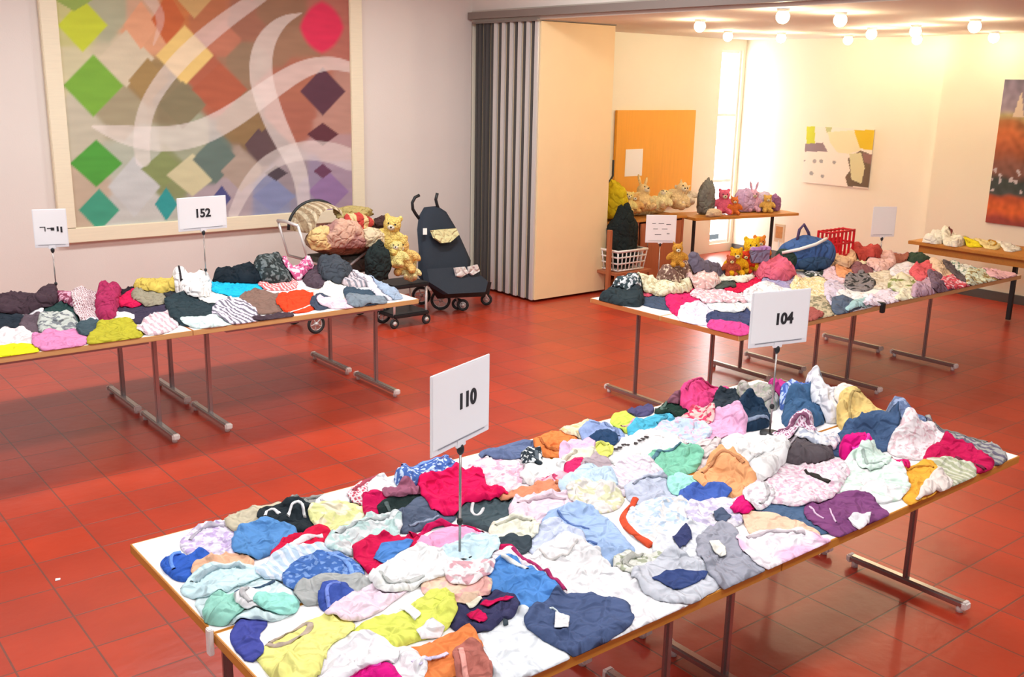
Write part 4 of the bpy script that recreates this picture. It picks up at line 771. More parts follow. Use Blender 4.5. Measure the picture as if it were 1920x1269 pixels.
('t3','purple grey trousers right of the mauve toilet bag','trousers','806878','','',0,0.04,[8030,4319,8102,4244,7704,3925,7413,3925,7608,4027],[]),
('t3','peach shirt behind the purple grey trousers','shirt','F8D4B4','','',0,0.05,[8653,4645,8940,4698,8494,4336,8099,4181,8199,4346],[]),
('t3','red and white top on the front edge','top','D85060','speck','F8D0D8',40.0,0.04,[7875,4115,8324,4245,8039,3955,7705,3925,7657,3925],[]),
('t3','long dark grey tights lying across the right end','tights','605458','','',0,0.04,[8940,4665,8940,4612,8397,4140,8001,3953,8271,4192,8577,4445],[]),
('t3','white and green print bib near the right end','bib','EEF2E6','speck','88A090',30.0,0.05,[8940,4596,8940,4495,8724,4189,8274,4068,8527,4315],[]),
('t3','pale green patterned top on the right end','top','E2EED2','speck','A8905C',30.0,0.04,[8451,4192,8779,4192,8498,3931,8071,3925,7956,3925],[]),
('t3','rose pink cloth at the rightmost corner of the far table','cloth','F6BEC4','','',0,0.03,[8846,4249,8940,4250,8927,3983,8476,3925,8500,3995],[]),
('t3','green black cap at the back right','cap','364838','','',0,0.06,[8940,5052,8940,5093,8940,4809,8668,4727,8678,4855],[]),
('t3','red brown belt at the back between hats and cap','belt','A06050','','',0,0.05,[8807,5201,8940,5223,8808,4951,8426,4887],[]),
('t3','pale salmon top left of the red brown belt','top','F2C4BC','','',0,0.06,[8358,5091,8825,5184,8410,4857,7941,4713,8051,4891],[]),
('t3','black trousers at the left corner of the far table','trousers','2C383C','','',0,0.091,[5030,5222,5362,5360,5497,5360,5447,5215,5157,4904,5069,5049],[]),
('t3','black and white printed leggings at the left back corner','leggings','405054','speck','E8ECEC',50.0,0.095,[5362,5360,5601,5360,5530,5267,5296,5133,5273,5313],[]),
('t3','cream patterned blanket in the back left','blanket','E8E2C0','speck','C8B890',50.0,0.08,[5570,5346,5973,5360,6101,5338,5805,5019,5532,5008,5446,5135],[]),
('t3',"pale pink floral dress at the far table's back edge",'dress','ECC0B8','speck','F8E8E0',50.0,0.1,[6178,5360,6461,5360,6356,5289,6189,5048,5962,5017,5924,5169],[]),
('t3',"brown patterned blouse at the far table's back left",'blouse','7C5C50','speck','D8C0A8',40.0,0.154,[5916,5360,6226,5360,6007,5258,5712,5112,5686,5255],[]),
('t3',"grey cap at the far table's back edge",'cap','706878','','',0,0.183,[6358,5360,6684,5360,6413,5303,6162,5238,6112,5353],[]),
('t3',"rose red jumper behind sign 104's board",'jumper','E06880','','',0,0.148,[6951,5304,7534,5360,7405,5332,7002,4916,6678,4845,6688,5032],[]),
('t3','peach vest behind the orange peach skirt','vest','F6C8A0','','',0,0.086,[7932,5255,8522,5360,8404,5268,7763,4911,7687,5021],[]),
('t3','red and black cap at the back edge','cap','C04C44','','',0,0.107,[8448,5360,8936,5360,8740,5221,8210,4925,8250,5136],[]),
('t3','white pink hat on top of the green black cap','hat','F2D6DA','','',0,0.09,[8940,5151,8940,5199,8940,4998,8940,4904,8940,4996],[]),
('side','white folded towel at the left end of the wooden side table','towel','F6F6EA','','',0,0.098,[9932,5484,10590,5620,10620,5620,10274,5363,9886,5257],[]),
('side','white T-shirt with a brown heart on the side table','t-shirt','F8EEDE','','',0,0.084,[10620,5620,10620,5620,10620,5515,10208,5122,9870,5056,9945,5242],[('heart','8C4848','P',0,[10620,5582,10620,5620,10620,5549,10620,5600,10620,5495,10167,5275])]),
('side','bright yellow T-shirt on the side table','t-shirt','FAE228','','',0,0.04,[10620,5367,10620,5508,10620,5323,10187,4921,9988,5004],[]),
('side','cream cushion cover at the back of the side table','cushion cover','F6E8D0','','',0,0.04,[10620,5456,10620,5473,10620,5205,10620,5219],[]),
('side','cream top with an ochre ring right of the yellow T-shirt','top','F6DEA0','','',0,0.04,[10620,5261,10620,5204,10620,4968,10108,4733,10081,4867],[('ring','C08C2C','B',2.0,[10491,5022,10620,5096,10568,4975,10287,4859,10242,4887])]),
('side','white shirt at the right end of the side table','shirt','F6F2E6','','',0,0.04,[10383,4840,10620,5013,10620,4894,10374,4607,10017,4598],[])]

GR = {'fg': HGrid(.97, 4.378, 1.827, 3.26, .008), 'left': HGrid(.586, 3.985, 6.015, 7.445, .012), 't3': HGrid(5.06, 8.91, 3.94, 5.34, .012), 'side': HGrid(9.9, 10.6, 2.6, 5.6, .015, .743)}
GN = {'fg': 'clothes laid out on the white front tables', 'left': 'clothes on the tables along the wall', 't3': 'clothes on the far tables', 'side': 'clothes on the wooden side table'}
STEP = {'fg': .0095, 'left': .017, 't3': .017, 'side': .02}
WHERE = {'left': ' on the wall side table', 't3': ' on the far table', 'fg': '', 'side': ''}
for k, (tab, label, cat, c1, pat, c2, sc, lift, pts, trims) in enumerate(GARMENTS):
    G = GR[tab]; p = np.array(pts, float).reshape(-1, 2) / 1000
    r = garment(G, cat.replace(' ', '_').replace('-', '_').replace("'", ''), p, lift, k + 1, fabric(c1, pat, c2, sc), STEP[tab], {'fg': .018, 'left': .030, 't3': .028, 'side': .014}[tab])
    if not r: continue
    o, cen = r
    if 'table' not in label and tab in ('left', 't3') and len(label.split()) + len(WHERE[tab].split()) <= 16: label += WHERE[tab]
    tag(o, label, cat, GN[tab])
    if not trims and tab == 'fg' and k % 2 == 0:
        c_ = p.mean(0); n_ = len(p); a_ = (k * 7) % n_; arc = [p[(a_ + j) % n_] for j in range(3)]
        dark = sum(int(c1[q:q + 2], 16) for q in (0, 2, 4)) < 420; f_ = (lambda x: min(255, int(x * 1.0 + 60))) if dark else (lambda x: int(x * .80))
        h2 = ''.join('%02X' % f_(int(c1[q:q + 2], 16)) for q in (0, 2, 4))
        pl = [tuple((q * .80 + c_ * .20) * 1000) for q in arc]
        trims = [(['hem', 'collar', 'waistband', 'seam'][k % 4], h2, 'B', [1.4, 1.0, 1.8, .7][k % 4], [v for q in pl for v in q])]
        if cat in ('trousers', 'jeans', 'leggings', 'shorts', 'tights'): trims = [('waistband',) + trims[0][1:]]
    for nm, h, kd, w, tp_ in trims: trim(G, o, cen, nm, h, kd, w, tp_, STEP[tab])

# ------------------------------------------------------------------ signs
def sign(bx, by, yaw, z0, z1, w, text, label, name='sign_stand', strokes=None, zb=.741, off=0, tsize=.075, tx=.0, tz=0.0):
    e = empty(name, (bx, by, zb), label, 'sign', 'white cardboard signs on thin stands', yaw)
    h = z1 - z0; zc = (z0 + z1) / 2 - zb
    MB().tube([(0, 0, 0), (0, 0, .012)], .045, 20).build('base', M['dark'], e)
    MB().tube([(0, 0, .01), (0, 0, z0 - zb - .01)], .0045, 10).build('pole', M['chrome'], e)
    MB().ell((0, 0, (z0 - zb) * .32), (.011, .011, .014)).ell((0, 0, z0 - zb - .02), (.013, .013, .02)).build('joint_knob', M['dark'], e)
    MB().box((off, 0, z0 - zb + .004), (.05, .012, .03), bev=.003).build('clip', M['frost'], e)
    b = MB().box((off, 0, zc), (w, .006, h), bev=.002).build('board', M['frost'], e)
    MB().box((off, -.0042, zc + .008), (w * .95, .001, h * .90)).build('paper', M['paper'], b)
    MB().box((off, -.0055, zc - h * .43), (w * .8, .001, .0025)).build('ruled_line', M['inkl'], b)
    tf = Matrix.Translation((off + tx, -.0058, zc + tz)) @ Matrix.Rotation(R(90), 4, 'X')
    if text: text_mesh(text, tsize, 'number', M['ink'], b, tf, .0030)
    if strokes:
        s = MB()
        for (x, z, ww, hh) in strokes: s.box((off + x, -.0055, zc + z), (ww, .0012, hh))
        s.build('writing', M['ink'], b)
    return e
sign(1.82, 2.507, R(19.5), 1.148, 1.416, .332, '110', 'white sign reading 110 on a thin pole in the front tables', tx=.03, tz=.01, tsize=.07)
sign(3.689, 2.656, R(-13), 1.168, 1.419, .333, '104', 'white sign reading 104 on a thin pole at the back of the front tables', tx=.02, tz=-.005, tsize=.07)
sign(2.86, 7.20, R(4.5), 1.185, 1.43, .385, '152', 'white sign reading 152 in front of the harlequin painting', tx=0.0, tsize=.085)
sign(1.84, 7.36, R(-16), 1.12, 1.385, .215, None, 'small white sign with blurred writing at the far left by the painting frame', strokes=[(-.05, .01, .035, .006), (-.035, -.005, .006, .03), (-.01, 0, .025, .006), (.012, -.005, .022, .02), (.045, -.005, .012, .035), (.068, -.01, .012, .04)])
sign(8.55, 5.10, R(-27.5), .955, 1.235, .24, None, 'bright blank white sign at the right rear of the far table')
sign(7.98, 7.36, R(-35), .64, .94, .33, None, 'white sign board leaning before the basket by the wooden cabinet', zb=0.0, strokes=[(-.08, .06, .04, .006), (.0, .06, .06, .006), (.08, .05, .05, .006), (-.06, 0, .05, .006), (.04, 0, .06, .006), (-.03, -.06, .07, .006), (.08, -.05, .03, .006)])

# ------------------------------------------------------------------ soft toys and bags
def remeshed(mb, voxel, name, material, parent):
    o = mb.build(name, material, parent); md = o.modifiers.new('r', 'REMESH'); md.mode = 'VOXEL'; md.voxel_size = voxel
    s = o.modifiers.new('s', 'SMOOTH'); s.iterations = 3; s.factor = .5
    bpy.context.view_layer.update(); me = bpy.data.meshes.new_from_object(o.evaluated_get(bpy.context.evaluated_depsgraph_get()))
    o.modifiers.clear(); o.data = me; me.polygons.foreach_set('use_smooth', [True] * len(me.polygons)); return o
def plush(name, label, cat, loc, s, col, rot=(0, 0, 0), ears='round', col2='F4E4C8', group=None, zoff=None):
    e = empty(name, loc, label, cat, group); e.rotation_euler = rot; e.scale = (s, s, s)
    b = MB().ell((0, 0, .30), (.26, .22, .30)).ell((0, -.03, .70), (.22, .20, .20))
    for sx in (-1, 1):
        b.ell((sx * .30, -.08, .40), (.11, .10, .20), (0, sx * -.7, 0)).ell((sx * .18, -.24, .10), (.11, .22, .11))
        if ears == 'round': b.ell((sx * .17, 0, .88), (.075, .04, .075))
        elif ears == 'long': b.ell((sx * .12, .02, 1.05), (.06, .04, .22), (0, sx * .25, 0))
        else: b.ell((sx * .15, 0, .90), (.05, .03, .10), (0, sx * .4, 0))
    remeshed(b, .035, 'body', fabric(col), e)
    MB().ell((0, -.20, .65), (.09, .07, .07)).build('muzzle', fabric(col2), e)
    MB().ell((-.08, -.205, .74), (.022, .014, .025), None, 8, 6).ell((.08, -.205, .74), (.022, .014, .025), None, 8, 6).ell((0, -.27, .67), (.028, .02, .02), None, 8, 6).build('eyes_and_nose', M['dark'], e)
    return e
def lump(name, label, cat, loc, d, col, seed, pat='', c2='', sc=0, rot=(0, 0, 0), group=None, am=.17):
    bm = bmesh.new(); bmesh.ops.create_icosphere(bm, subdivisions=4, radius=1)
    for v in bm.verts:
        n = 1.3 * noise.noise(v.co * 1.9 + Vector((seed, 0, 0))) + .8 * (.5 - abs(noise.noise(v.co * 4 + Vector((0, seed, 0))))*2); v.co *= 1 + am * n
        if v.co.z < -.55: v.co.z = -.55 + (v.co.z + .55) * .1
        v.co = Vector((v.co.x * d[0], v.co.y * d[1], (v.co.z + .6) * d[2]))
    mb = MB(); mb.bm(bm, True); o = mb.build(name, fabric(col, pat, c2, sc)); o.location = loc; o.rotation_euler = rot
    return tag(o, label, cat, group)
gt = 'soft toys on the wooden cabinet'
def atY(px_, py_, Y): return tuple(on_Y(px_, py_, Y))
FAC = R(-38)
# wooden cabinet with an open bay
cb = empty('wooden_cabinet', (8.52, 8.40, 0), 'red brown wooden cabinet with open shelf bay beside the folding partition', 'cabinet')
MB().box((0.02, 0, .745), (1.50, .50, .03), bev=.004).build('top', M['woodtop'], cb)
MB().box((-.70, 0, .365), (.035, .46, .73)).build('side_panel', M['woodred'], cb)
MB().box((.72, 0, .365), (.035, .46, .73)).build('side_panel', M['woodred'], cb)
MB().box((-.05, 0, .365), (.03, .46, .73)).build('side_panel', M['woodred'], cb)
MB().box((-.375, 0, .255), (.62, .46, .03)).build('shelf', M['woodred'], cb)
MB().box((-.375, 0, .03), (.62, .46, .03)).build('shelf', M['woodred'], cb)
MB().box((0, .235, .365), (1.44, .012, .73)).build('back_panel', M['woodred'], cb)
d_ = MB().box((.335, -.235, .36), (.70, .02, .70), bev=.003).build('door', M['woodred'], cb)
MB().tube([(.08, -.25, .40), (.08, -.27, .40), (.08, -.27, .50), (.08, -.25, .50)], .006).build('handle', M['chrome'], d_)
# basket with black sack
bk = empty('laundry_basket', (8.20, 8.12, .275), 'white plastic basket with slotted sides on the cabinet shelf', 'basket')
bk.location = (7.98, 7.93, .27)
bw = MB(); ww, dd_, hh = .46, .34, .24
for z in (.012, .09, .16, .228):
    k = .86 + .14 * z / .24; pts = [(sx * ww / 2 * k, sy * dd_ / 2 * k, z) for sx, sy in ((-1, -1), (1, -1), (1, 1), (-1, 1))]
    bw.tube(pts, .010 if z < .2 else .016, 8, True)
for i in range(8):
    x = -ww / 2 * .86 + ww * .86 * i / 7
    for sy in (-1, 1): bw.tube([(x, sy * dd_ / 2 * .86, .01), (x * 1.14, sy * dd_ / 2, .228)], .008, 6)
for i in range(5):
    y = -dd_ / 2 * .86 + dd_ * .86 * i / 4
    for sx in (-1, 1): bw.tube([(sx * ww / 2 * .86, y, .01), (sx * ww / 2, y * 1.14, .228)], .008, 6)
bw.build('slotted_wall', M['white_pl'], bk); MB().box((0, 0, .008), (ww * .86, dd_ * .86, .01)).build('bottom', M['white_pl'], bk)
st_ = empty('basket_stool', (7.98, 7.93, 0), 'low red brown wooden stand under the white basket', 'stand')
MB().box((0, 0, .255), (.56, .42, .028)).build('shelf', M['woodred'], st_)
for sx in (-1, 1):
    for sy in (-1, 1): MB().box((sx * .26, sy * .19, .12), (.035, .035, .24)).build('leg', M['woodred'], st_)
for sx in (-1,):
    MB().box((sx * .30, -.1, .37), (.035, .05, .74)).build('upright_post', M['woodred'], st_)
lump('black_sack', 'shiny black sack standing in the white basket', 'sack', (7.98, 7.93, .30), (.20, .14, .42), '202828', 3)
# toys on the cabinet
def toy(fn, px_, py_, Y, *a, **k): return fn(*a, **k)
p = atY(1152, 372, 8.3); lump('yellow_green_ball', 'yellow green ball shaped soft toy at the left end of the heap', 'soft toy', (p[0], 8.3, .78), (.17, .15, .26), 'D8C020', 4, 'blob', 'B08848', 4, group=gt)
heap = [(1172, 8.25, .23, 'F6DC8C', 'round', 'cream yellow teddy right beside the yellow green ball', (-.3, .2, FAC)), (1205, 8.32, .30, 'F4D094', 'long', 'cream rabbit soft toy behind the white sign board', (-.5, .3, FAC + .4)), (1232, 8.28, .28, 'F6E0A8', 'round', 'pale yellow bear lying in the middle of the heap', (-.9, .1, FAC - .5)),
        (1262, 8.35, .30, 'F0D2A0', 'point', 'sandy cat soft toy leaning right in the heap', (-.4, .5, FAC)), (1290, 8.30, .27, 'F4E0C8', 'round', 'off white bear at the right end of the heap', (-.5, -.3, FAC)), (1190, 8.22, .20, 'E8B870', 'round', 'small caramel bear low in the front of the heap', (-.2, 0, FAC))]
for px_, Y, s, col, er, lab, ro in heap:
    p = atY(px_, 385, Y); plush('soft_toy', lab, 'soft toy', (p[0], Y, .765 + .06), s * 1.3, col, ro, er, group=gt)
lump('blanket_bundle', 'cream fleece blanket bundled beneath the soft toys', 'blanket', (8.75, 8.52, .762), (.50, .10, .10), 'F2DCA8', 9, am=.3)
b_ = MB().tube([atY(1150, 300, 8.45), atY(1149, 330, 8.45), atY(1140, 345, 8.4), atY(1136, 365, 8.38)], .012, 8).build('dark_strap', M['dark']); tag(b_, 'dark strap hanging by the partition above the yellow green ball', 'strap')
# back table with toys
t = empty('back_table', (10.12, 8.10, 0), 'narrow oak table with toys under the window in the back room', 'table', rz=R(-12))
MB().box((0, 0, .725), (1.62, .55, .032), bev=.003).build('tabletop', M['woodtop'], t)
for sx in (-1, 1):
    MB().box((sx * .62, 0, .36), (.03, .03, .70)).box((sx * .62, 0, .02), (.035, .5, .03)).build('leg', M['dark'], t)
gb = 'toys on the back table'
zt_ = .745
for px_, Y, fn in [(1322, 8.22, ('lump', 'grey rucksack with pale strap at the left end of the back table', 'rucksack', (.13, .10, .26), '7C7C78', 11)),
                   (1395, 8.12, ('lump', 'lilac plush cushion in the middle of the back table', 'cushion', (.19, .12, .18), 'CDB0DC', 13)),
                   (1428, 8.05, ('lump', 'pale lavender doll blanket right of the lilac cushion', 'blanket', (.16, .11, .15), 'D8C8E8', 14)),
                   (1452, 7.96, ('lump', 'mauve ball at the right end of the back table', 'ball', (.075, .075, .13), '9C6C9C', 15)),
                   (1338, 8.00, ('lump', 'cream toy box cloth at the front left of the back table', 'cloth', (.12, .06, .06), 'E8D0B0', 16))]:
    p = atY(px_, 400, Y); lump(fn[2].replace(' ', '_'), fn[1], fn[2], (p[0], Y, zt_), fn[3], fn[4], fn[5], group=gb)
for px_, Y, s, col, er, lab in [(1355, 8.10, .24, 'F07090', 'round', 'rose pink plush bear on the back table'), (1375, 8.00, .17, 'E8803C', 'point', 'orange fox soft toy at the front of the back table'), (1437, 7.92, .17, 'F2C468', 'round', 'golden yellow duckling toy on the back table'), (1410, 8.06, .22, 'E8B8D8', 'long', 'pink rabbit soft toy beside the lilac cushion')]:
    p = atY(px_, 400, Y); plush('soft_toy', lab, 'soft toy', (p[0], Y, zt_), s * 1.4, col, (0, 0, FAC), er, group=gb)
# far table: toys, box, bag, crate, card
gq = 'toys at the rear of the far table'
for px_, py_, s, col, er, lab in [(1345, 500, .17, 'F6B018', 'round', 'bright yellow plush bear at the left of the far table toys'), (1368, 495, .22, 'FAC020', 'round', 'large golden plush bear in the centre of the far table toys'), (1398, 496, .17, 'F08C30', 'round', 'orange plush tiger beside the golden bear'),
                                  (1330, 500, .13, 'C05838', 'round', 'small rust red plush toy at the far left of the toy group'), (1390, 503, .14, 'E04020', 'point', 'small red plush toy in front of the orange tiger')]:
    p = on_z(px_, py_, .80); z = GR['t3'].samp(GR['t3'].maxf(2), np.array([[p.x, min(p.y, 5.28)]]))[0]
    plush('soft_toy', lab, 'soft toy', (p.x, min(p.y, 5.28), z), s * 1.45, col, (0, 0, FAC), er, 'F8E0A0', group=gq)
def z3(x, y): return float(GR['t3'].samp(GR['t3'].maxf(3), np.array([[x, y]]))[0])
p = on_Y(1268, 505, 5.25); plush('soft_toy', 'ochre and brown plush giraffe at the back left of the far table', 'soft toy', (p.x, 5.25, z3(p.x, 5.25)), .20, 'D89838', (0, 0, FAC), 'point', group=gq)
p = on_Y(1412, 480, 5.28); bx = empty('purple_box', (p.x, 5.24, z3(p.x, 5.24)), 'lilac and grey purple gift box behind the plush toys', 'box', rz=R(-20))
MB().box((0, 0, .06), (.17, .13, .12), bev=.006).build('body', fabric('8C88A0'), bx); MB().box((0, 0, .12), (.18, .14, .03), bev=.006).build('lid', fabric('C898D0'), bx)
# sports bag
p = on_Y(1508, 480, 5.16); sb = empty('sports_bag', (p.x, 5.14, .745), 'blue sports bag with dark green ends and a white strap at the far table rear', 'bag', rz=R(-25))
b = MB().ell((0, 0, .15), (.25, .14, .15)).ell((-.14, 0, .13), (.13, .13, .13)).ell((.14, .0, .14), (.13, .13, .14)).ell((-.02, 0, .22), (.14, .08, .09)); remeshed(b, .018, 'body', fabric('46669C'), sb)
MB().ell((-.20, -.02, .11), (.095, .12, .10)).build('end_pocket', fabric('34483F'), sb); MB().ell((.02, -.11, .08), (.17, .05, .07)).build('front_pocket', fabric('3C5878'), sb)
MB().tube([(-.28, -.08, .17), (-.16, -.15, .21), (0, -.14, .25), (.12, -.10, .29)], .014, 8).build('white_strap', M['white_pl'], sb)
MB().tube([(-.12, -.03, .26), (-.10, -.02, .36), (-.05, 0, .40), (.0, 0, .33), (.02, 0, .27)], .013, 8).build('handle', fabric('584868'), sb)
# red crate
a = on_Y(1515, 421, 5.36); c = on_Y(1587, 425, 5.36)
cr = empty('red_crate', ((a.x + c.x) / 2 - .03, 5.24, .80), 'red plastic crate standing behind the blue sports bag', 'crate', rz=0)
w = (c.x - a.x) * .62; hz = a.z - .85; q = MB()
for z in (.012, hz * .5, hz - .012): q.tube([(sx * w / 2, sy * .06, z) for sx, sy in ((-1, -1), (1, -1), (1, 1), (-1, 1))], .010, 8, True)
for i in range(7):
    x = -w / 2 + w * i / 6
    for sy in (-1, 1): q.box((x, sy * .06, hz / 2), (.022, .012, hz))
q.build('lattice_wall', M['red_pl'], cr); MB().box((0, 0, .01), (w, .12, .012)).box((0, .06, hz * .35), (w, .006, hz * .6)).build('solid_panel', M['red_pl'], cr)
p = on_Y(1462, 437, 5.9)
bp_ = empty('picture_book', (9.75, 7.35, .0), 'small framed picture card standing between the back table and the sports bag', 'card')
p = on_X(1462, 437, 9.4); bp_.location = (9.4, p.y, 0)
MB().box((0, 0, p.z), (.02, .13, .20)).build('card', mat('card_cream', 'F2DFC0', .7), bp_); MB().box((-.012, 0, p.z + .01), (.004, .09, .13)).build('print', mat('card_print', 'E0A468', .7, var=.3, vscale=30), bp_); MB().tube([(0, 0, 0), (0, 0, p.z - .08)], .012).box((0, 0, .01), (.2, .2, .02)).build('stand', M['white_pl'], bp_)

p = on_z(108, 1087, 0); sc_ = MB().prism([(-.012, -.008), (.010, -.010), (.014, .006), (-.006, .011)], .001, .004).build('paper_scrap', M['paper']); sc_.location = (p.x, p.y, 0)
tag(sc_, 'tiny white paper scrap lying alone on the red floor tiles', 'scrap')
# ------------------------------------------------------------------ pushchairs
def wheel(parent, c, r, ax, name='wheel'):
    ax = Vector(ax).normalized(); u = ax.orthogonal().normalized(); v = ax.cross(u); C = Vector(c)
    o = MB().tube([C + (u * math.cos(t) + v * math.sin(t)) * (r - .014) for t in [i * math.pi / 14 for i in range(28)]], .014, 8, True).build(name, M['rubber'], parent)
    h = MB().tube([C - ax * .018, C + ax * .018], .02, 12)
    for i in range(5): t = i * math.pi * .4; h.tube([C, C + (u * math.cos(t) + v * math.sin(t)) * (r - .02)], .006, 6)
    h.tube([C + (u * math.cos(t) + v * math.sin(t)) * (r - .032) for t in [i * math.pi / 12 for i in range(24)]], .005, 6, True)
    h.build('spokes', M['alu'], o)
def Y3(px_, py_, Y, e): return Vector(on_Y(px_, py_, Y)) - Vector(e.location)
e = empty('stroller', (5.95, 8.35, 0), 'navy black folding buggy with curved handles by the folding partition', 'stroller')
bpoly = [(787, 430), (790, 405), (800, 388), (818, 386), (832, 395), (850, 425), (862, 450), (880, 490), (878, 515), (845, 530), (800, 535), (788, 515), (790, 470)]
yb = lambda py_: 8.52 - (py_ - 386) / 150 * .30
vs = [Y3(x, y, yb(y), e) for x, y in bpoly]; n = len(vs); c0 = sum(vs, Vector()) / n
out_ = [c0 + (v - c0) for v in vs]; push = Vector((.35, -.55, .1)).normalized()
V_ = []; F_ = []
rings = [(1.0, 0), (.96, .03), (.75, .05), (.4, .045), (.0, .03)]
for k, (s_, d_) in enumerate(rings):
    for v in vs: V_.append(c0 + (v - c0) * s_ + push * d_)
for k in range(len(rings) - 1):
    for i in range(n): F_.append((k * n + i, k * n + (i + 1) % n, (k + 1) * n + (i + 1) % n, (k + 1) * n + i))
for v in vs: V_.append(v - push * .03)
F_ += [(len(rings) * n + i, len(rings) * n + (i + 1) % n, (i + 1) % n, i) for i in range(n)]; F_.append(tuple(len(rings) * n + i for i in range(n)))
MB().add(V_, F_, True).build('backrest', M['navy'], e)
def slab(name, pl, Yf, material, parent, e, th=.03, push=push):
    vs = [Y3(x, y, Yf(y) if callable(Yf) else Yf, e) for x, y in pl]; n = len(vs)
    V_ = [v + push * th for v in vs] + [v for v in vs]; return MB().add(V_, [tuple(range(n)), tuple(range(2 * n - 1, n - 1, -1))] + [(i, n + i, n + (i + 1) % n, (i + 1) % n) for i in range(n)]).build(name, material, parent)
slab('seat', [(790, 505), (870, 500), (905, 528), (900, 548), (830, 552), (795, 530)], lambda y: 8.22 - (y - 500) / 50 * .18, M['navy'], e, e, .06)
pz = push * .10
slab('yellow_pad', [(806, 432), (826, 430), (852, 428), (858, 440), (842, 454), (826, 456), (812, 446)], lambda y: yb(y) - .10, fabric('E6E0A8'), e, e, .02)
slab('white_pocket', [(850, 502), (868, 500), (876, 512), (862, 520), (854, 518)], 8.10, fabric('F4F4EC'), e, e, .02)
slab('white_pocket', [(876, 500), (892, 496), (897, 508), (884, 516), (878, 512)], 8.10, fabric('F4F4EC'), e, e, .02)
slab('side_label', [(793, 428), (799, 428), (799, 440), (793, 440)], lambda y: yb(y) - .08, M['white_pl'], e, e, .01)
slab('shopping_net', [(800, 530), (905, 530), (900, 556), (820, 560)], 8.20, M['dark'], e, e, .10)
for pl in ([(786, 366), (778, 370), (773, 380), (774, 392), (780, 402), (790, 415)], [(820, 362), (817, 374), (820, 386), (824, 395)]):
    MB().tube([Y3(x, y, 8.5, e) for x, y in pl], .016, 10).build('handle', M['dark'], e)
fb = MB()
for pl, ya, yb2 in (([(785, 415), (800, 520), (832, 560)], 8.5, 8.35), ([(824, 395), (880, 500), (915, 560)], 8.5, 8.1), ([(800, 535), (858, 545), (915, 552)], 8.3, 8.15), ([(790, 520), (840, 520), (862, 575)], 8.3, 8.2)):
    fb.tube([Y3(x, y, ya + (yb2 - ya) * i / 2, e) for i, (x, y) in enumerate(pl)], .011, 8)
fb.build('frame', M['alu'], e)
AX = (.62, .78, 0)
for x, y, Y, r_ in ((826, 560, 8.30, .105), (858, 566, 8.22, .062), (868, 566, 8.14, .062), (912, 558, 8.22, .062), (790, 556, 8.62, .10)):
    c = Y3(x, y, Y, e); c.z = r_; wheel(e, c, r_, AX)
e = empty('stroller', (4.75, 8.35, 0), 'beige patterned pushchair with round hood behind the wall side table', 'stroller')
hood = MB(); cc = on_Y(603, 430, 8.35) - Vector(e.location); na, nb = 18, 10
Vh = []
for j in range(nb + 1):
    for i in range(na + 1):
        a = math.pi * i / na; b2 = math.pi * .5 * j / nb
        Vh.append(cc + Vector((math.cos(a) * .27 * math.cos(b2 * .6), -.30 * math.sin(b2) + .12, math.sin(a) * .25 * math.cos(b2 * .35))))
hood.add(Vh, [(j * (na + 1) + i, j * (na + 1) + i + 1, (j + 1) * (na + 1) + i + 1, (j + 1) * (na + 1) + i) for j in range(nb) for i in range(na)], True).build('hood', fabric('B09878', 'stripe', 'D8C8A8', 12), e)
MB().tube([cc + Vector((math.cos(a) * .275, .12, math.sin(a) * .255)) for a in [math.pi * i / 20 for i in range(21)]], .016, 8).build('hood_rim', M['dark'], e)
MB().ell(tuple(cc + Vector((.25, -.02, -.10))), (.42, .26, .16), None, 20, 12).build('seat_tub', fabric('AC967C', 'speck', '7C6858', 12), e)
MB().box(tuple(cc + Vector((.2, 0, -.33))), (.62, .40, .16), bev=.03).build('basket', fabric('5C5850'), e)
fb = MB()
for sy in (-.2, .2):
    fb.tube([cc + Vector((-.34, sy, .08)), cc + Vector((-.25, sy, -.25)), cc + Vector((.55, sy, -.52))], .013, 8).tube([cc + Vector((.55, sy, -.10)), cc + Vector((-.2, sy, -.55))], .013, 8)
fb.tube([cc + Vector((-.34, -.2, .08)), cc + Vector((-.36, 0, .10)), cc + Vector((-.34, .2, .08))], .016, 8).build('frame', M['alu'], e)
for dx in (-.2, .52):
    for sy in (-.22, .22): wheel(e, (cc.x + dx, cc.y + sy, .09), .09, (0, 1, 0))
def puff(name, lab, cat, px_, py_, Y, d, col, seed, *pa, rot=(0, 0, 0), group='cushions and toys heaped on the pushchair'):
    p = on_Y(px_, py_, Y); return lump(name, lab, cat, (p.x, Y, p.z - d[2] * .6), d, col, seed, *pa, rot=rot, group=group)
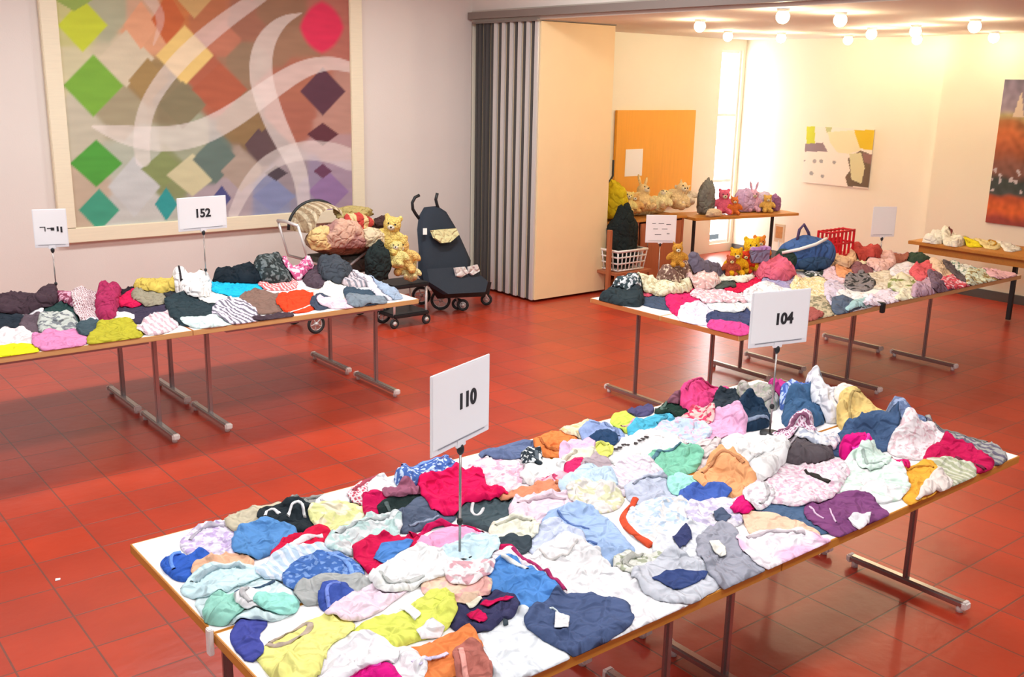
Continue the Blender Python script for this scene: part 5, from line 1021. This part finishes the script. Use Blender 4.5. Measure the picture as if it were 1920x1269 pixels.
puff('round_cushion', 'round pinkish beige cushion leaning on the pushchair hood', 'cushion', 640, 445, 8.0, (.22, .09, .16), 'D8AC94', 21, 'blob', 'B08078', 7, rot=(0, .1, 0))
puff('cushion', 'pale ochre cushion between the hood and the round cushion', 'cushion', 603, 452, 8.02, (.12, .08, .13), 'ECC888', 22)
puff('cushion', 'red and cream striped cushion on top of the pushchair', 'cushion', 668, 420, 8.15, (.17, .09, .10), 'C84840', 23, 'stripe', 'E8C890', 5)
puff('straw_hat', 'olive beige straw hat topmost behind the striped cushion', 'hat', 662, 400, 8.25, (.19, .12, .07), 'B8A468', 24)
puff('blanket', 'cream folded blanket below the red striped cushion', 'blanket', 690, 448, 8.08, (.17, .10, .11), 'E4D0AC', 25)
puff('black_bag', 'black shoulder bag sagging beyond the right end of the wall table', 'bag', 708, 498, 7.93, (.12, .10, .22), '26302F', 26)
puff('black_bag', 'dark brown bag on the pushchair behind the yellow plush bear', 'bag', 722, 424, 8.2, (.16, .10, .10), '4C3430', 27)
for px_, py_, Y, s, col, lab, ro in [(725, 440, 8.08, .27, 'F8D478', 'large pale yellow plush bear right of the pushchair cushions', (0, .2, FAC)), (762, 478, 7.98, .26, 'F6C878', 'golden plush bear on the right of the heap before the buggy', (0, -.2, FAC)), (742, 470, 7.92, .20, 'F8E090', 'small light yellow plush bear low in the heap', (-.3, 0, FAC)), (770, 495, 7.88, .16, 'F4E0A0', 'cream plush toy lowest at the right of the heap', (-.6, 0, FAC))]:
    p = on_Y(px_, py_, Y); plush('soft_toy', lab, 'soft toy', (p.x, Y, p.z - .17), s * 1.45, col, ro, 'round', group='yellow plush toys by the buggy')
# crate stand that carries the heap
st_ = empty('toy_trolley', (5.12, 8.02, 0), 'low dark trolley carrying the yellow plush toys between the pushchairs', 'trolley')
for z_ in (.40, .12): MB().box((0, 0, z_), (.40, .34, .04), bev=.01).build('deck', M['dark'], st_)
for sx in (-1, 1):
    for sy in (-1, 1): MB().tube([(sx * .18, sy * .14, .05), (sx * .18, sy * .14, .40)], .012, 8).build('post', M['alu'], st_); 
for sx in (-1, 1): wheel(st_, (sx * .18, -.14, .05), .05, (0, 1, 0))
